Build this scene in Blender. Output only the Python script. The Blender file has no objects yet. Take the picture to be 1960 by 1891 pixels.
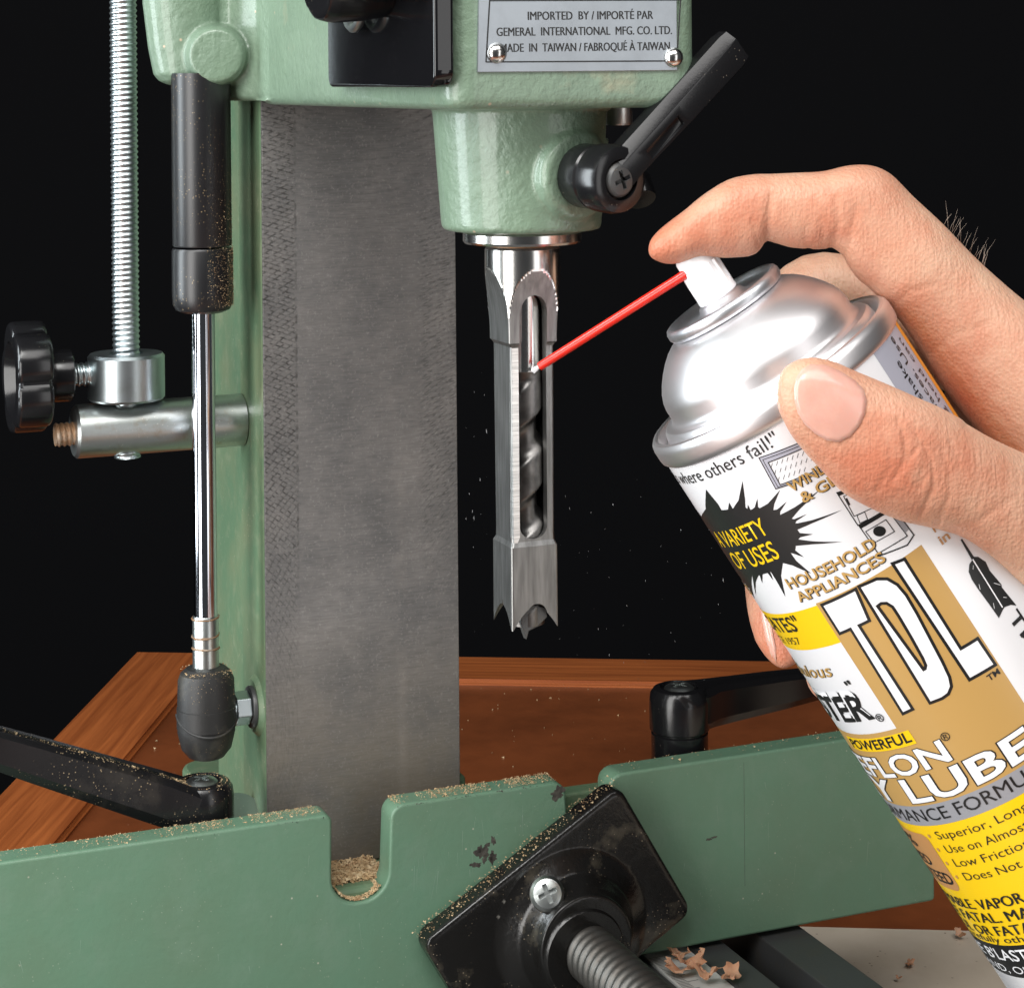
import bpy, bmesh, math, random
from mathutils import Vector, Matrix
random.seed(7)
S=bpy.context.scene; COL=S.collection
R=math.radians
# ------------------------------------------------------------------ camera, world, lamps, exposure
H=330.0                                   # camera height above the bench top, mm
F,CX,CY,ROLL=4000.0,980.0,150.0,.0087     # focal length and principal point in units of a 1960 px wide picture
RV=Vector((math.cos(ROLL),0,-math.sin(ROLL))); UV=Vector((math.sin(ROLL),0,math.cos(ROLL))); FV=Vector((0,1,0))
cd=bpy.data.cameras.new('camera'); cam=bpy.data.objects.new('camera',cd); COL.objects.link(cam); S.camera=cam
cd.sensor_fit='HORIZONTAL'; cd.sensor_width=36; cd.lens=36*F/1960; cd.shift_y=-(945.5-CY)/1960; cd.clip_start=.02; cd.clip_end=50
m=Matrix.Identity(4)
for i in range(3): m[i][0]=RV[i]; m[i][1]=UV[i]; m[i][2]=-FV[i]
m.translation=Vector((0,0,H*.001)); cam.matrix_world=m
w=bpy.data.worlds.new('World'); S.world=w; w.use_nodes=True
w.node_tree.nodes['Background'].inputs[0].default_value=(.92,.96,1,1); w.node_tree.nodes['Background'].inputs[1].default_value=.05
def area(name,loc,aim,sx,sy,e,col=(1,1,1)):
    l=bpy.data.lights.new(name,'AREA'); l.shape='RECTANGLE'; l.size=sx; l.size_y=sy; l.energy=e; l.color=col
    o=bpy.data.objects.new(name,l); COL.objects.link(o); o.location=loc
    o.rotation_euler=(Vector(aim)-Vector(loc)).to_track_quat('-Z','Y').to_euler(); return o
area('softbox_key',(-.66,-.14,.36),(-.02,.56,.18),.42,1.3,13.0,(1,.985,.96))
area('softbox_top',(-.22,-.22,1.15),(.03,.60,.12),.55,.45,9.5,(1,.99,.97))
area('softbox_side',(-.95,.47,.42),(-.05,.62,.25),.28,.9,10.0,(.88,.96,1))
area('softbox_fill',(.36,-.08,1.15),(.05,.56,.18),.8,.6,7.5,(1,.98,.96))
area('softbox_right',(.66,-.16,.28),(-.02,.60,.12),.30,.8,1.5,(1,.99,.98))
S.view_settings.view_transform='Standard'; S.view_settings.look='None'; S.view_settings.exposure=0; S.view_settings.gamma=1
S.render.engine='CYCLES'; S.cycles.max_bounces=7; S.cycles.diffuse_bounces=3; S.cycles.glossy_bounces=4
# ------------------------------------------------------------------ frames: W = mm from the camera, M = machine (u right along fence, v back, z)
def ray(px,py): return RV*((px-CX)/F)-UV*((py-CY)/F)+FV
def P(px,py,d): return ray(px,py)*d
YAW=R(22.5); E1=Vector((math.cos(YAW),math.sin(YAW),0)); E2=Vector((-math.sin(YAW),math.cos(YAW),0)); ZZ=Vector((0,0,1))
O0=P(1000,800,530); O0.z=0
def M2W(p): return O0+E1*p[0]+E2*p[1]+ZZ*p[2]
def W2M(p): q=Vector(p)-O0; return Vector((q.dot(E1),q.dot(E2),q.z))
def onv(px,py,v): r=ray(px,py); return W2M(r*((v+O0.dot(E2))/r.dot(E2)))
def onu(px,py,u): r=ray(px,py); return W2M(r*((u+O0.dot(E1))/r.dot(E1)))
def onz(px,py,z): r=ray(px,py); return W2M(r*(z/r.z))
def toworld(p,fr): 
    p=Vector(p)
    if fr=='M': p=M2W(p)
    return Vector((p.x,p.y,p.z+H))*.001
# ------------------------------------------------------------------ materials
def mat(name,col,rough=.5,metal=0,bump=None,var=None,coat=0,sss=None,spec=.5,speck=None):
    """bump=(scale,strength,dist mm)  var=(scale,colour2,contrast lo,hi)  speck=(scale,colour,threshold)"""
    M=bpy.data.materials.new(name); M.use_nodes=True; nt=M.node_tree; b=nt.nodes['Principled BSDF']
    b.inputs['Base Color'].default_value=(*col,1); b.inputs['Roughness'].default_value=rough; b.inputs['Metallic'].default_value=metal
    b.inputs['Coat Weight'].default_value=coat; b.inputs['Coat Roughness'].default_value=.12; b.inputs['Specular IOR Level'].default_value=spec
    N=nt.nodes.new; L=nt.links.new
    tc=N('ShaderNodeTexCoord'); cur=None
    def noise(sc,det=4,rg=.6):
        n=N('ShaderNodeTexNoise'); n.inputs['Scale'].default_value=sc; n.inputs['Detail'].default_value=det; n.inputs['Roughness'].default_value=rg
        L(tc.outputs['Object'],n.inputs['Vector']); return n
    def mix(fac,a,c):
        x=N('ShaderNodeMix'); x.data_type='RGBA'; L(fac,x.inputs[0])
        if a is None: x.inputs[6].default_value=(*col,1)
        else: L(a,x.inputs[6])
        x.inputs[7].default_value=(*c,1); return x.outputs[2]
    def ramp(src,lo,hi):
        r=N('ShaderNodeMapRange'); r.inputs[1].default_value=lo; r.inputs[2].default_value=hi; L(src,r.inputs[0]); return r.outputs[0]
    for v in (var if isinstance(var,list) else [var] if var else []):
        cur=mix(ramp(noise(v[0],6,.65).outputs[0],v[2],v[3]),cur,v[1])
    if speck:
        for sp in (speck if isinstance(speck,list) else [speck]):
            vo=N('ShaderNodeTexVoronoi'); vo.inputs['Scale'].default_value=sp[0]; L(tc.outputs['Object'],vo.inputs['Vector'])
            s1=ramp(vo.outputs['Distance'],sp[2]*1.3,sp[2]*.7)
            if len(sp)>3:
                mm=N('ShaderNodeMath'); mm.operation='MULTIPLY'; L(s1,mm.inputs[0]); L(ramp(noise(sp[3],3).outputs[0],.5,.62),mm.inputs[1]); s1=mm.outputs[0]
            cur=mix(s1,cur,sp[1])
    if cur is not None: L(cur,b.inputs['Base Color'])
    if bump:
        prev=None
        for bp in (bump if isinstance(bump,list) else [bump]):
            bn=N('ShaderNodeBump'); bn.inputs['Strength'].default_value=bp[1]; bn.inputs['Distance'].default_value=bp[2]*.001
            L(noise(bp[0]).outputs[0],bn.inputs['Height'])
            if prev: L(prev,bn.inputs['Normal'])
            prev=bn.outputs[0]
        L(prev,b.inputs['Normal'])
    if sss: b.inputs['Subsurface Weight'].default_value=sss[0]; b.inputs['Subsurface Radius'].default_value=sss[1]; b.inputs['Subsurface Scale'].default_value=sss[2]
    return M
DUST=(.42,.30,.17)
m_green=mat('cast_green_paint',(.155,.225,.160),.42,bump=[(170,.7,1.0),(520,.8,.4)],var=[(60,(.175,.255,.178),.4,.75),(26,(.36,.31,.20),.62,.82)],coat=.4,speck=[(170,(.55,.40,.28),.07,22)])
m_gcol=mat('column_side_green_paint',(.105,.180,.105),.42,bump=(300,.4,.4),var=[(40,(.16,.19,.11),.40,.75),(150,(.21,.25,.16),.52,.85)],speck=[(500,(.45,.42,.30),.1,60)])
m_fence=mat('fence_green_paint',(.118,.228,.150),.42,bump=[(420,.4,.3)],var=[(22,(.122,.205,.133),.35,.7),(70,(.145,.235,.165),.5,.8)],speck=[(260,(.45,.45,.36),.07,30),(700,(.30,.36,.28),.1,45)])
m_blk=mat('black_plastic',(.008,.008,.009),.2,bump=(1500,.12,.1),speck=[(700,(.20,.17,.13),.10,40)])
m_gloss=mat('glossy_black_switch',(.006,.006,.007),.09,bump=(300,.04,.1),speck=[(500,(.16,.15,.14),.06,40)])
m_blkdust=mat('dusty_black_plastic',(.009,.009,.010),.22,bump=(1500,.15,.1),var=[(55,(.04,.035,.03),.55,.8)],speck=[(900,(.34,.26,.16),.16,50)])
m_strut=mat('strut_black_paint',(.011,.011,.0125),.34,spec=.6,bump=(900,.06,.1),speck=[(900,(.30,.22,.12),.18,28)])
m_pad=mat('clamp_black_enamel',(.008,.0075,.007),.2,bump=[(220,.25,.5),(900,.3,.2)],var=[(60,(.13,.11,.08),.56,.85)],speck=[(800,(.30,.24,.17),.14,60)])
m_rub=mat('rubber_black',(.018,.018,.018),.5,bump=(900,.25,.2),var=[(70,(.09,.08,.06),.5,.8)],speck=[(900,(.25,.18,.10),.12,40)])
m_zinc=mat('zinc_steel',(.50,.56,.58),.34,1,bump=(700,.08,.1),var=[(120,(.38,.42,.42),.5,.8)])
m_zinc2=mat('worn_zinc_steel',(.55,.58,.57),.32,1,bump=(600,.2,.15),var=[(150,(.42,.34,.25),.55,.8)],speck=[(700,(.75,.75,.72),.15,50)])
m_chrome=mat('chrome_rod',(.70,.72,.78),.07,1)
m_steel=mat('bright_steel',(.66,.65,.63),.2,1,bump=(500,.05,.05))
m_rust=mat('rusty_steel',(.30,.17,.09),.6,.6,bump=(600,.4,.2),var=[(200,(.45,.40,.34),.45,.7)])
m_alu=mat('satin_aluminium',(.82,.795,.805),.40,1,bump=(1500,.03,.05))
m_aluw=mat('worn_aluminium',(.62,.63,.66),.38,.95,bump=(700,.2,.1),var=[(300,(.74,.76,.80),.5,.7)])
m_plate=mat('nameplate_aluminium',(.46,.50,.54),.42,.95,bump=(900,.06,.05),var=[(35,(.36,.39,.42),.45,.7)])
m_white=mat('white_print',(.74,.74,.76),.28,coat=.3)
m_plast=mat('white_plastic',(.80,.79,.80),.35,sss=(.2,(1,1,1),.001))
m_gold=mat('gold_print',(.44,.265,.085),.36,coat=.2,bump=(2500,.05,.03))
m_yel=mat('yellow_print',(.78,.50,.004),.3,coat=.3)
m_ink=mat('black_ink',(.012,.012,.012),.35)
m_grey=mat('grey_print',(.26,.26,.28),.34,coat=.2)
m_lgrey=mat('light_grey_print',(.36,.36,.42),.34,coat=.2)
m_tan=mat('tan_print',(.44,.22,.08),.35)
m_orange=mat('orange_print',(.80,.30,.02),.3)
m_red=mat('red_straw_plastic',(.72,.022,.010),.25,sss=(.25,(1,.2,.1),.0008),coat=.3)
m_beige=mat('beige_board',(.70,.60,.48),.5,var=[(30,(.62,.52,.40),.45,.75)],speck=[(330,(.26,.17,.11),.13,60)],bump=(800,.1,.1))
m_iron=mat('cast_iron_dark',(.085,.087,.088),.45,.45,bump=[(900,.3,.15)],var=[(120,(.10,.09,.075),.5,.8)],speck=[(900,(.3,.24,.16),.08,50)])
m_iron2=mat('worn_dark_thread',(.11,.107,.10),.42,.75,bump=(500,.3,.2),var=[(150,(.10,.09,.08),.42,.62)])
m_ruler=mat('ruler_white',(.60,.60,.57),.4)
m_dust=mat('sawdust_tan',(.46,.31,.165),.85,var=[(400,(.60,.46,.28),.45,.6),(300,(.26,.13,.06),.55,.7)])
def edgewear(M,col,lo=.515,hi=.56):
    nt=M.node_tree; b=nt.nodes['Principled BSDF']; N=nt.nodes.new; L=nt.links.new; g=N('ShaderNodeNewGeometry'); r=N('ShaderNodeMapRange'); r.inputs[1].default_value=lo; r.inputs[2].default_value=hi; r.inputs[4].default_value=.8; L(g.outputs['Pointiness'],r.inputs[0])
    x=N('ShaderNodeMix'); x.data_type='RGBA'; L(r.outputs[0],x.inputs[0]); src=b.inputs['Base Color'].links
    if src: L(src[0].from_socket,x.inputs[6])
    else: x.inputs[6].default_value=b.inputs['Base Color'].default_value
    x.inputs[7].default_value=(*col,1); L(x.outputs[2],b.inputs['Base Color'])
edgewear(m_pad,(.20,.19,.17),.56,.66)
m_chip=mat('wood_shaving_pink',(.55,.27,.15),.75,var=[(150,(.66,.40,.26),.4,.7)],sss=(.2,(1,.5,.3),.0008))
m_dark=mat('bare_metal_chip',(.055,.05,.045),.5,.4,bump=(900,.5,.3),var=(400,(.14,.13,.11),.4,.7))
m_mist=mat('spray_droplets',(.8,.82,.85),.2)
m_back=mat('black_backdrop',(.0035,.0035,.0042),.9,spec=.1)
m_panel=mat('brown_panel',(.245,.067,.021),.34,bump=(700,.05,.05),var=[(18,(.145,.040,.013),.4,.7),(9,(.24,.085,.04),.62,.85)],speck=[(120,(.30,.14,.08),.05,14)],coat=.15)
m_nail=mat('finger_nail',(.66,.36,.29),.24,sss=(.5,(1,.4,.25),.0015),coat=.3,var=[(60,(.74,.46,.38),.4,.7)])
m_nailw=mat('finger_nail_edge',(.70,.47,.37),.35,sss=(.4,(1,.6,.4),.001))
m_hair=mat('hair',(.50,.40,.33),.5)
def wood_mat():
    M=bpy.data.materials.new('oak_trim_wood'); M.use_nodes=True; nt=M.node_tree; b=nt.nodes['Principled BSDF']; N=nt.nodes.new; L=nt.links.new
    tc=N('ShaderNodeTexCoord'); mp=N('ShaderNodeMapping'); mp.inputs['Scale'].default_value=(9,260,260); L(tc.outputs['Object'],mp.inputs[0])
    n=N('ShaderNodeTexNoise'); n.inputs['Scale'].default_value=1; n.inputs['Detail'].default_value=6; n.inputs['Distortion'].default_value=.6; L(mp.outputs[0],n.inputs['Vector'])
    mp2=N('ShaderNodeMapping'); mp2.inputs['Scale'].default_value=(40,900,900); L(tc.outputs['Object'],mp2.inputs[0])
    n2=N('ShaderNodeTexNoise'); n2.inputs['Scale'].default_value=1; n2.inputs['Detail'].default_value=3; L(mp2.outputs[0],n2.inputs['Vector'])
    cr=N('ShaderNodeValToRGB'); e=cr.color_ramp; e.elements[0].position=.30; e.elements[0].color=(.32,.080,.020,1); e.elements[1].position=.68; e.elements[1].color=(.58,.165,.043,1); L(n.outputs[0],cr.inputs[0])
    mx=N('ShaderNodeMix'); mx.data_type='RGBA'; mx.blend_type='MULTIPLY'; mx.inputs[0].default_value=.3; L(cr.outputs[0],mx.inputs[6]); L(n2.outputs[0],mx.inputs[7])
    L(mx.outputs[2],b.inputs['Base Color']); b.inputs['Roughness'].default_value=.4; b.inputs['Coat Weight'].default_value=.15
    bp=N('ShaderNodeBump'); bp.inputs['Distance'].default_value=.0002; bp.inputs['Strength'].default_value=.35; L(n.outputs[0],bp.inputs['Height']); L(bp.outputs[0],b.inputs['Normal']); return M
m_wood=wood_mat()
def column_mat():
    """machined way: dark grey steel, fine horizontal grain, curved scraping marks in two strips (object coords: x=u, z, metres)"""
    M=bpy.data.materials.new('machined_column_steel'); M.use_nodes=True; nt=M.node_tree; b=nt.nodes['Principled BSDF']; N=nt.nodes.new; L=nt.links.new
    tc=N('ShaderNodeTexCoord'); sx=N('ShaderNodeSeparateXYZ'); L(tc.outputs['Object'],sx.inputs[0])
    def math_(op,a,b_,c=None):
        n=N('ShaderNodeMath'); n.operation=op
        for i,x in enumerate((a,b_,c)):
            if x is None: continue
            if isinstance(x,(int,float)): n.inputs[i].default_value=x
            else: L(x,n.inputs[i])
        return n.outputs[0]
    def rng(src,a,b_,c=0,d=1):
        n=N('ShaderNodeMapRange'); L(src,n.inputs[0]); n.inputs[1].default_value=a; n.inputs[2].default_value=b_; n.inputs[3].default_value=c; n.inputs[4].default_value=d; return n.outputs[0]
    def rings(cx,cz,per):
        mp=N('ShaderNodeMapping'); mp.inputs['Location'].default_value=(-cx,0,-cz); L(tc.outputs['Object'],mp.inputs[0])
        s2=N('ShaderNodeSeparateXYZ'); L(mp.outputs[0],s2.inputs[0])
        d=math_('SQRT',math_('ADD',math_('POWER',s2.outputs[0],2),math_('POWER',s2.outputs[2],2)),0)
        nn=N('ShaderNodeTexNoise'); nn.inputs['Scale'].default_value=160; L(tc.outputs['Object'],nn.inputs['Vector'])
        d=math_('MULTIPLY_ADD',nn.outputs[0],.0008,d)
        # arcs repeat along the column: scroll with z
        return rng(math_('SINE',math_('MULTIPLY',d,6.2832/per),0),.25,.95)
    n1=N('ShaderNodeTexNoise'); n1.inputs['Scale'].default_value=42; n1.inputs['Detail'].default_value=8; n1.inputs['Roughness'].default_value=.68; L(tc.outputs['Object'],n1.inputs['Vector'])
    mp=N('ShaderNodeMapping'); mp.inputs['Scale'].default_value=(250,250,2600); L(tc.outputs['Object'],mp.inputs[0])
    n2=N('ShaderNodeTexNoise'); n2.inputs['Scale'].default_value=1; n2.inputs['Detail'].default_value=4; L(mp.outputs[0],n2.inputs['Vector'])
    n3=N('ShaderNodeTexNoise'); n3.inputs['Scale'].default_value=1300; n3.inputs['Detail'].default_value=2; L(tc.outputs['Object'],n3.inputs['Vector'])
    x=sx.outputs[0]; z=sx.outputs[2]
    left=rng(x,-.0195,-.0215); right=rng(x,.0185,.0215)
    zm=math_('MULTIPLY',rng(z,-.015,-.05),rng(z,-.165,-.13))
    a1=rings(-.075,-.20,.00135); a2=rings(.045,-.19,.0017); a3=rings(.085,-.19,.0015)
    hatch=math_('MAXIMUM',a1,math_('MULTIPLY',a2,.8))
    hl=math_('MULTIPLY',math_('MULTIPLY',hatch,left),rng(z,-.19,-.12,.22,1))
    hr=math_('MULTIPLY',math_('MULTIPLY',math_('MAXIMUM',a3,a2),right),math_('MULTIPLY',zm,.55))
    arcs=math_('MULTIPLY',rings(0,.035,.0026),math_('MULTIPLY',rng(z,-.06,-.012,0,.7),rng(n1.outputs[0],.35,.6)))
    lines=math_('MAXIMUM',math_('MAXIMUM',hl,hr),arcs)
    gl=math_('MULTIPLY',rng(math_('ABSOLUTE',math_('ADD',x,.0205),0),.0005,.0002),math_('MULTIPLY',rng(n1.outputs[0],.42,.55,0,.85),rng(z,-.17,-.15)))
    lines=math_('MAXIMUM',lines,gl)
    cr=N('ShaderNodeValToRGB'); e=cr.color_ramp; e.elements[0].position=.3; e.elements[0].color=(.118,.119,.121,1); e.elements[1].position=.72; e.elements[1].color=(.232,.222,.214,1); L(n1.outputs[0],cr.inputs[0])
    def mixc(fac,a,c,bl='MIX'):
        m_=N('ShaderNodeMix'); m_.data_type='RGBA'; m_.blend_type=bl
        if isinstance(fac,float): m_.inputs[0].default_value=fac
        else: L(fac,m_.inputs[0])
        L(a,m_.inputs[6]); 
        if isinstance(c,tuple): m_.inputs[7].default_value=c
        else: L(c,m_.inputs[7])
        return m_.outputs[2]
    c=mixc(.35,cr.outputs[0],n2.outputs[0],'OVERLAY')
    c=mixc(rng(n3.outputs[0],.58,.78,0,.5),c,(.34,.33,.32,1))
    c=mixc(math_('MULTIPLY',rng(z,-.165,-.235,0,.75),rng(n1.outputs[0],.3,.6,.35,1)),c,(.135,.108,.066,1))
    wv=math_('MULTIPLY',rng(math_('ABSOLUTE',math_('ADD',x,-.0128),0),.0022,.0004),math_('MULTIPLY',rng(n1.outputs[0],.42,.62,0,.5),math_('MULTIPLY',rng(z,-.115,-.14),rng(z,-.235,-.2))))
    c=mixc(math_('MULTIPLY',wv,.35),c,(.42,.38,.34,1))
    n4=N('ShaderNodeTexNoise'); n4.inputs['Scale'].default_value=620; n4.inputs['Detail'].default_value=3; L(tc.outputs['Object'],n4.inputs['Vector'])
    lines=math_('MULTIPLY',lines,rng(n4.outputs[0],.38,.66,.05,.85))
    c=mixc(math_('MULTIPLY',lines,.95),c,(.012,.012,.012,1))
    L(c,b.inputs['Base Color']); b.inputs['Metallic'].default_value=.25; b.inputs['Roughness'].default_value=.46
    bp=N('ShaderNodeBump'); bp.inputs['Distance'].default_value=.0003; bp.inputs['Strength'].default_value=.4; bp.invert=True; L(lines,bp.inputs['Height'])
    bp2=N('ShaderNodeBump'); bp2.inputs['Distance'].default_value=.0001; bp2.inputs['Strength'].default_value=.35; L(n3.outputs[0],bp2.inputs['Height']); L(bp.outputs[0],bp2.inputs['Normal'])
    L(bp2.outputs[0],b.inputs['Normal']); return M
m_col=column_mat()
def brushed(name,col,rough,sc,amp=.25,metal=1):
    M=bpy.data.materials.new(name); M.use_nodes=True; nt=M.node_tree; b=nt.nodes['Principled BSDF']; N=nt.nodes.new; L=nt.links.new
    tc=N('ShaderNodeTexCoord'); mp=N('ShaderNodeMapping'); mp.inputs['Scale'].default_value=sc; L(tc.outputs['Object'],mp.inputs[0])
    n=N('ShaderNodeTexNoise'); n.inputs['Scale'].default_value=1; n.inputs['Detail'].default_value=4; L(mp.outputs[0],n.inputs['Vector'])
    r=N('ShaderNodeValToRGB'); r.color_ramp.elements[0].color=(*[x*(1-amp) for x in col],1); r.color_ramp.elements[1].color=(*[min(1,x*(1+amp)) for x in col],1)
    r.color_ramp.elements[0].position=.3; r.color_ramp.elements[1].position=.7; L(n.outputs[0],r.inputs[0]); L(r.outputs[0],b.inputs['Base Color'])
    b.inputs['Metallic'].default_value=metal; b.inputs['Roughness'].default_value=rough
    bp=N('ShaderNodeBump'); bp.inputs['Distance'].default_value=.00006; bp.inputs['Strength'].default_value=.5; L(n.outputs[0],bp.inputs['Height']); L(bp.outputs[0],b.inputs['Normal']); return M
m_chis=brushed('ground_chisel_steel',(.235,.235,.23),.42,(900,900,90))
m_ribbed=brushed('ribbed_ground_strip',(.66,.65,.63),.32,(120,120,2600))
m_auger=brushed('auger_steel',(.16,.155,.15),.40,(300,300,300),.35)
def skin_mat():
    M=bpy.data.materials.new('skin'); M.use_nodes=True; nt=M.node_tree; b=nt.nodes['Principled BSDF']; N=nt.nodes.new; L=nt.links.new
    tc=N('ShaderNodeTexCoord'); at=N('ShaderNodeAttribute'); at.attribute_name='red'
    n1=N('ShaderNodeTexNoise'); n1.inputs['Scale'].default_value=70; n1.inputs['Detail'].default_value=5; L(tc.outputs['Object'],n1.inputs['Vector'])
    ad=N('ShaderNodeMath'); ad.operation='MULTIPLY_ADD'; L(n1.outputs[0],ad.inputs[0]); ad.inputs[1].default_value=.85; L(at.outputs['Fac'],ad.inputs[2])
    cr=N('ShaderNodeValToRGB'); e=cr.color_ramp; e.elements[0].position=.22; e.elements[0].color=(.69,.450,.315,1); e.elements[1].position=1.0; e.elements[1].color=(.53,.190,.110,1); L(ad.outputs[0],cr.inputs[0])
    L(cr.outputs[0],b.inputs['Base Color']); b.inputs['Roughness'].default_value=.46; b.inputs['Specular IOR Level'].default_value=.4
    b.inputs['Subsurface Weight'].default_value=.14; b.inputs['Subsurface Radius'].default_value=(1,.4,.25); b.inputs['Subsurface Scale'].default_value=.0022
    v=N('ShaderNodeTexVoronoi'); v.inputs['Scale'].default_value=1150; L(tc.outputs['Object'],v.inputs['Vector'])
    n2=N('ShaderNodeTexNoise'); n2.inputs['Scale'].default_value=420; n2.inputs['Detail'].default_value=5; n2.inputs['Distortion'].default_value=.8; L(tc.outputs['Object'],n2.inputs['Vector'])
    b1=N('ShaderNodeBump'); b1.inputs['Distance'].default_value=.00022; b1.inputs['Strength'].default_value=.6; L(v.outputs['Distance'],b1.inputs['Height'])
    b2=N('ShaderNodeBump'); b2.inputs['Distance'].default_value=.0005; b2.inputs['Strength'].default_value=.2; L(n2.outputs[0],b2.inputs['Height']); L(b1.outputs[0],b2.inputs['Normal'])
    mp=N('ShaderNodeMapping'); mp.inputs['Rotation'].default_value=(0,R(18),0); mp.inputs['Scale'].default_value=(1100,500,130); L(tc.outputs['Object'],mp.inputs[0])
    n3=N('ShaderNodeTexNoise'); n3.inputs['Scale'].default_value=1; n3.inputs['Detail'].default_value=3; n3.inputs['Distortion'].default_value=.7; L(mp.outputs[0],n3.inputs['Vector'])
    b3=N('ShaderNodeBump'); b3.inputs['Distance'].default_value=.0004; b3.inputs['Strength'].default_value=.55; L(n3.outputs[0],b3.inputs['Height']); L(b2.outputs[0],b3.inputs['Normal'])
    nv=N('ShaderNodeTexNoise'); nv.inputs['Scale'].default_value=210; nv.inputs['Detail'].default_value=4; L(tc.outputs['Object'],nv.inputs['Vector'])
    ad2=N('ShaderNodeMath'); ad2.operation='MULTIPLY_ADD'; L(nv.outputs[0],ad2.inputs[0]); ad2.inputs[1].default_value=.45; L(ad.outputs[0],ad2.inputs[2])
    sb=N('ShaderNodeMath'); sb.operation='SUBTRACT'; L(ad2.outputs[0],sb.inputs[0]); sb.inputs[1].default_value=.22; L(sb.outputs[0],cr.inputs[0])
    L(b3.outputs[0],b.inputs['Normal']); return M
m_skin=skin_mat()
# ------------------------------------------------------------------ builders
ROOTM={}
def tag(o,label=None,cat=None,group=None,kind=None):
    if label: o['label']=label
    if cat: o['category']=cat
    if group: o['group']=group
    if kind: o['kind']=kind
    return o
def root(name,label,cat,loc,fr='M',group=None):
    o=bpy.data.objects.new(name,None); COL.objects.link(o); o.empty_display_size=.01
    mm=Matrix.Translation(toworld(loc,fr))@(Matrix.Rotation(YAW,4,'Z') if fr=='M' else Matrix.Identity(4))
    o.matrix_world=mm; ROOTM[o.name]=mm; return tag(o,label,cat,group)
def finish(bm,ang=35):
    bmesh.ops.recalc_face_normals(bm,faces=bm.faces)
    fl=bm.faces.layers.int.get('flat')
    for f in bm.faces: f.smooth=not (fl and f[fl])
    a=R(ang)
    for e in bm.edges:
        if len(e.link_faces)==2 and e.calc_face_angle(0)>a: e.smooth=False
def mk(name,geo,material,parent=None,fr='M',ang=35,kind=None,label=None,recalc=True):
    """geo=(verts mm, faces) or bmesh in frame mm -> one mesh object"""
    if isinstance(geo,bmesh.types.BMesh): bm=geo
    else:
        bm=bmesh.new(); vs=[bm.verts.new(v) for v in geo[0]]
        for f in geo[1]:
            try: bm.faces.new([vs[i] for i in f])
            except ValueError: pass
    if recalc: finish(bm,ang)
    pm=Matrix.Identity(4); p=parent
    if parent is not None: pm=ROOTM[parent.name]
    else: pm=Matrix.Translation(toworld((0,0,0) if fr=='W' else (0,0,0),fr))@(Matrix.Rotation(YAW,4,'Z') if fr=='M' else Matrix.Identity(4))
    inv=pm.inverted()
    for v in bm.verts: v.co=inv@toworld(v.co,fr)
    me=bpy.data.meshes.new(name); bm.to_mesh(me); bm.free(); me.materials.append(material)
    o=bpy.data.objects.new(name,me); COL.objects.link(o)
    ROOTM[o.name]=pm
    if parent is not None: o.parent=parent
    else: o.matrix_world=pm
    tag(o,label=label,kind=kind); return o
def frame(ax):
    ax=Vector(ax).normalized(); t=Vector((0,0,1)) if abs(ax.z)<.9 else Vector((1,0,0))
    x=t.cross(ax).normalized(); return x,ax.cross(x),ax
def rings(rs,close0=True,close1=True,cyc=False):
    n=len(rs[0]); vs=[p for r in rs for p in r]; fs=[]
    for i in range(len(rs)-1):
        for j in range(n):
            k=(j+1)%n; fs.append((i*n+j,i*n+k,(i+1)*n+k,(i+1)*n+j))
    if close0: fs.append(tuple(range(n))[::-1])
    if close1: fs.append(tuple((len(rs)-1)*n+j for j in range(n)))
    return vs,fs
def lathe(prof,org,ax,seg=48):
    x,y,a=frame(ax); org=Vector(org)
    return rings([[org+a*h+(x*math.cos(2*math.pi*j/seg)+y*math.sin(2*math.pi*j/seg))*max(r,.001) for j in range(seg)] for r,h in prof])
def tube(pts,rad,seg=12):
    pts=[Vector(p) for p in pts]; rs=[]; up=None
    for i,p in enumerate(pts):
        t=(pts[min(i+1,len(pts)-1)]-pts[max(i-1,0)]).normalized()
        if up is None: x,y,_=frame(t)
        else: x=(up-t*up.dot(t)).normalized(); y=t.cross(x)
        up=x; r=rad[i] if isinstance(rad,(list,tuple)) else rad
        rs.append([p+(x*math.cos(2*math.pi*j/seg)+y*math.sin(2*math.pi*j/seg))*r for j in range(seg)])
    return rings(rs)
def roundpoly(pts,seg=5):
    out=[]; n=len(pts)
    for i,(x,y,r) in enumerate(pts):
        p=Vector((x,y)); a=Vector(pts[i-1][:2]); b=Vector(pts[(i+1)%n][:2])
        if r<=0: out.append(p); continue
        da=(a-p).normalized(); db=(b-p).normalized(); ang=da.angle(db); t=min(r/math.tan(ang/2),(a-p).length*.49,(b-p).length*.49); rr=t*math.tan(ang/2)
        c=p+(da+db).normalized()*(rr/math.sin(ang/2)); s=p+da*t-c; e=p+db*t-c
        a0=math.atan2(s.y,s.x); a1=math.atan2(e.y,e.x); d=(a1-a0+math.pi)%(2*math.pi)-math.pi
        for k in range(seg+1): q=a0+d*k/seg; out.append(c+Vector((math.cos(q),math.sin(q)))*rr)
    return out
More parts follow.
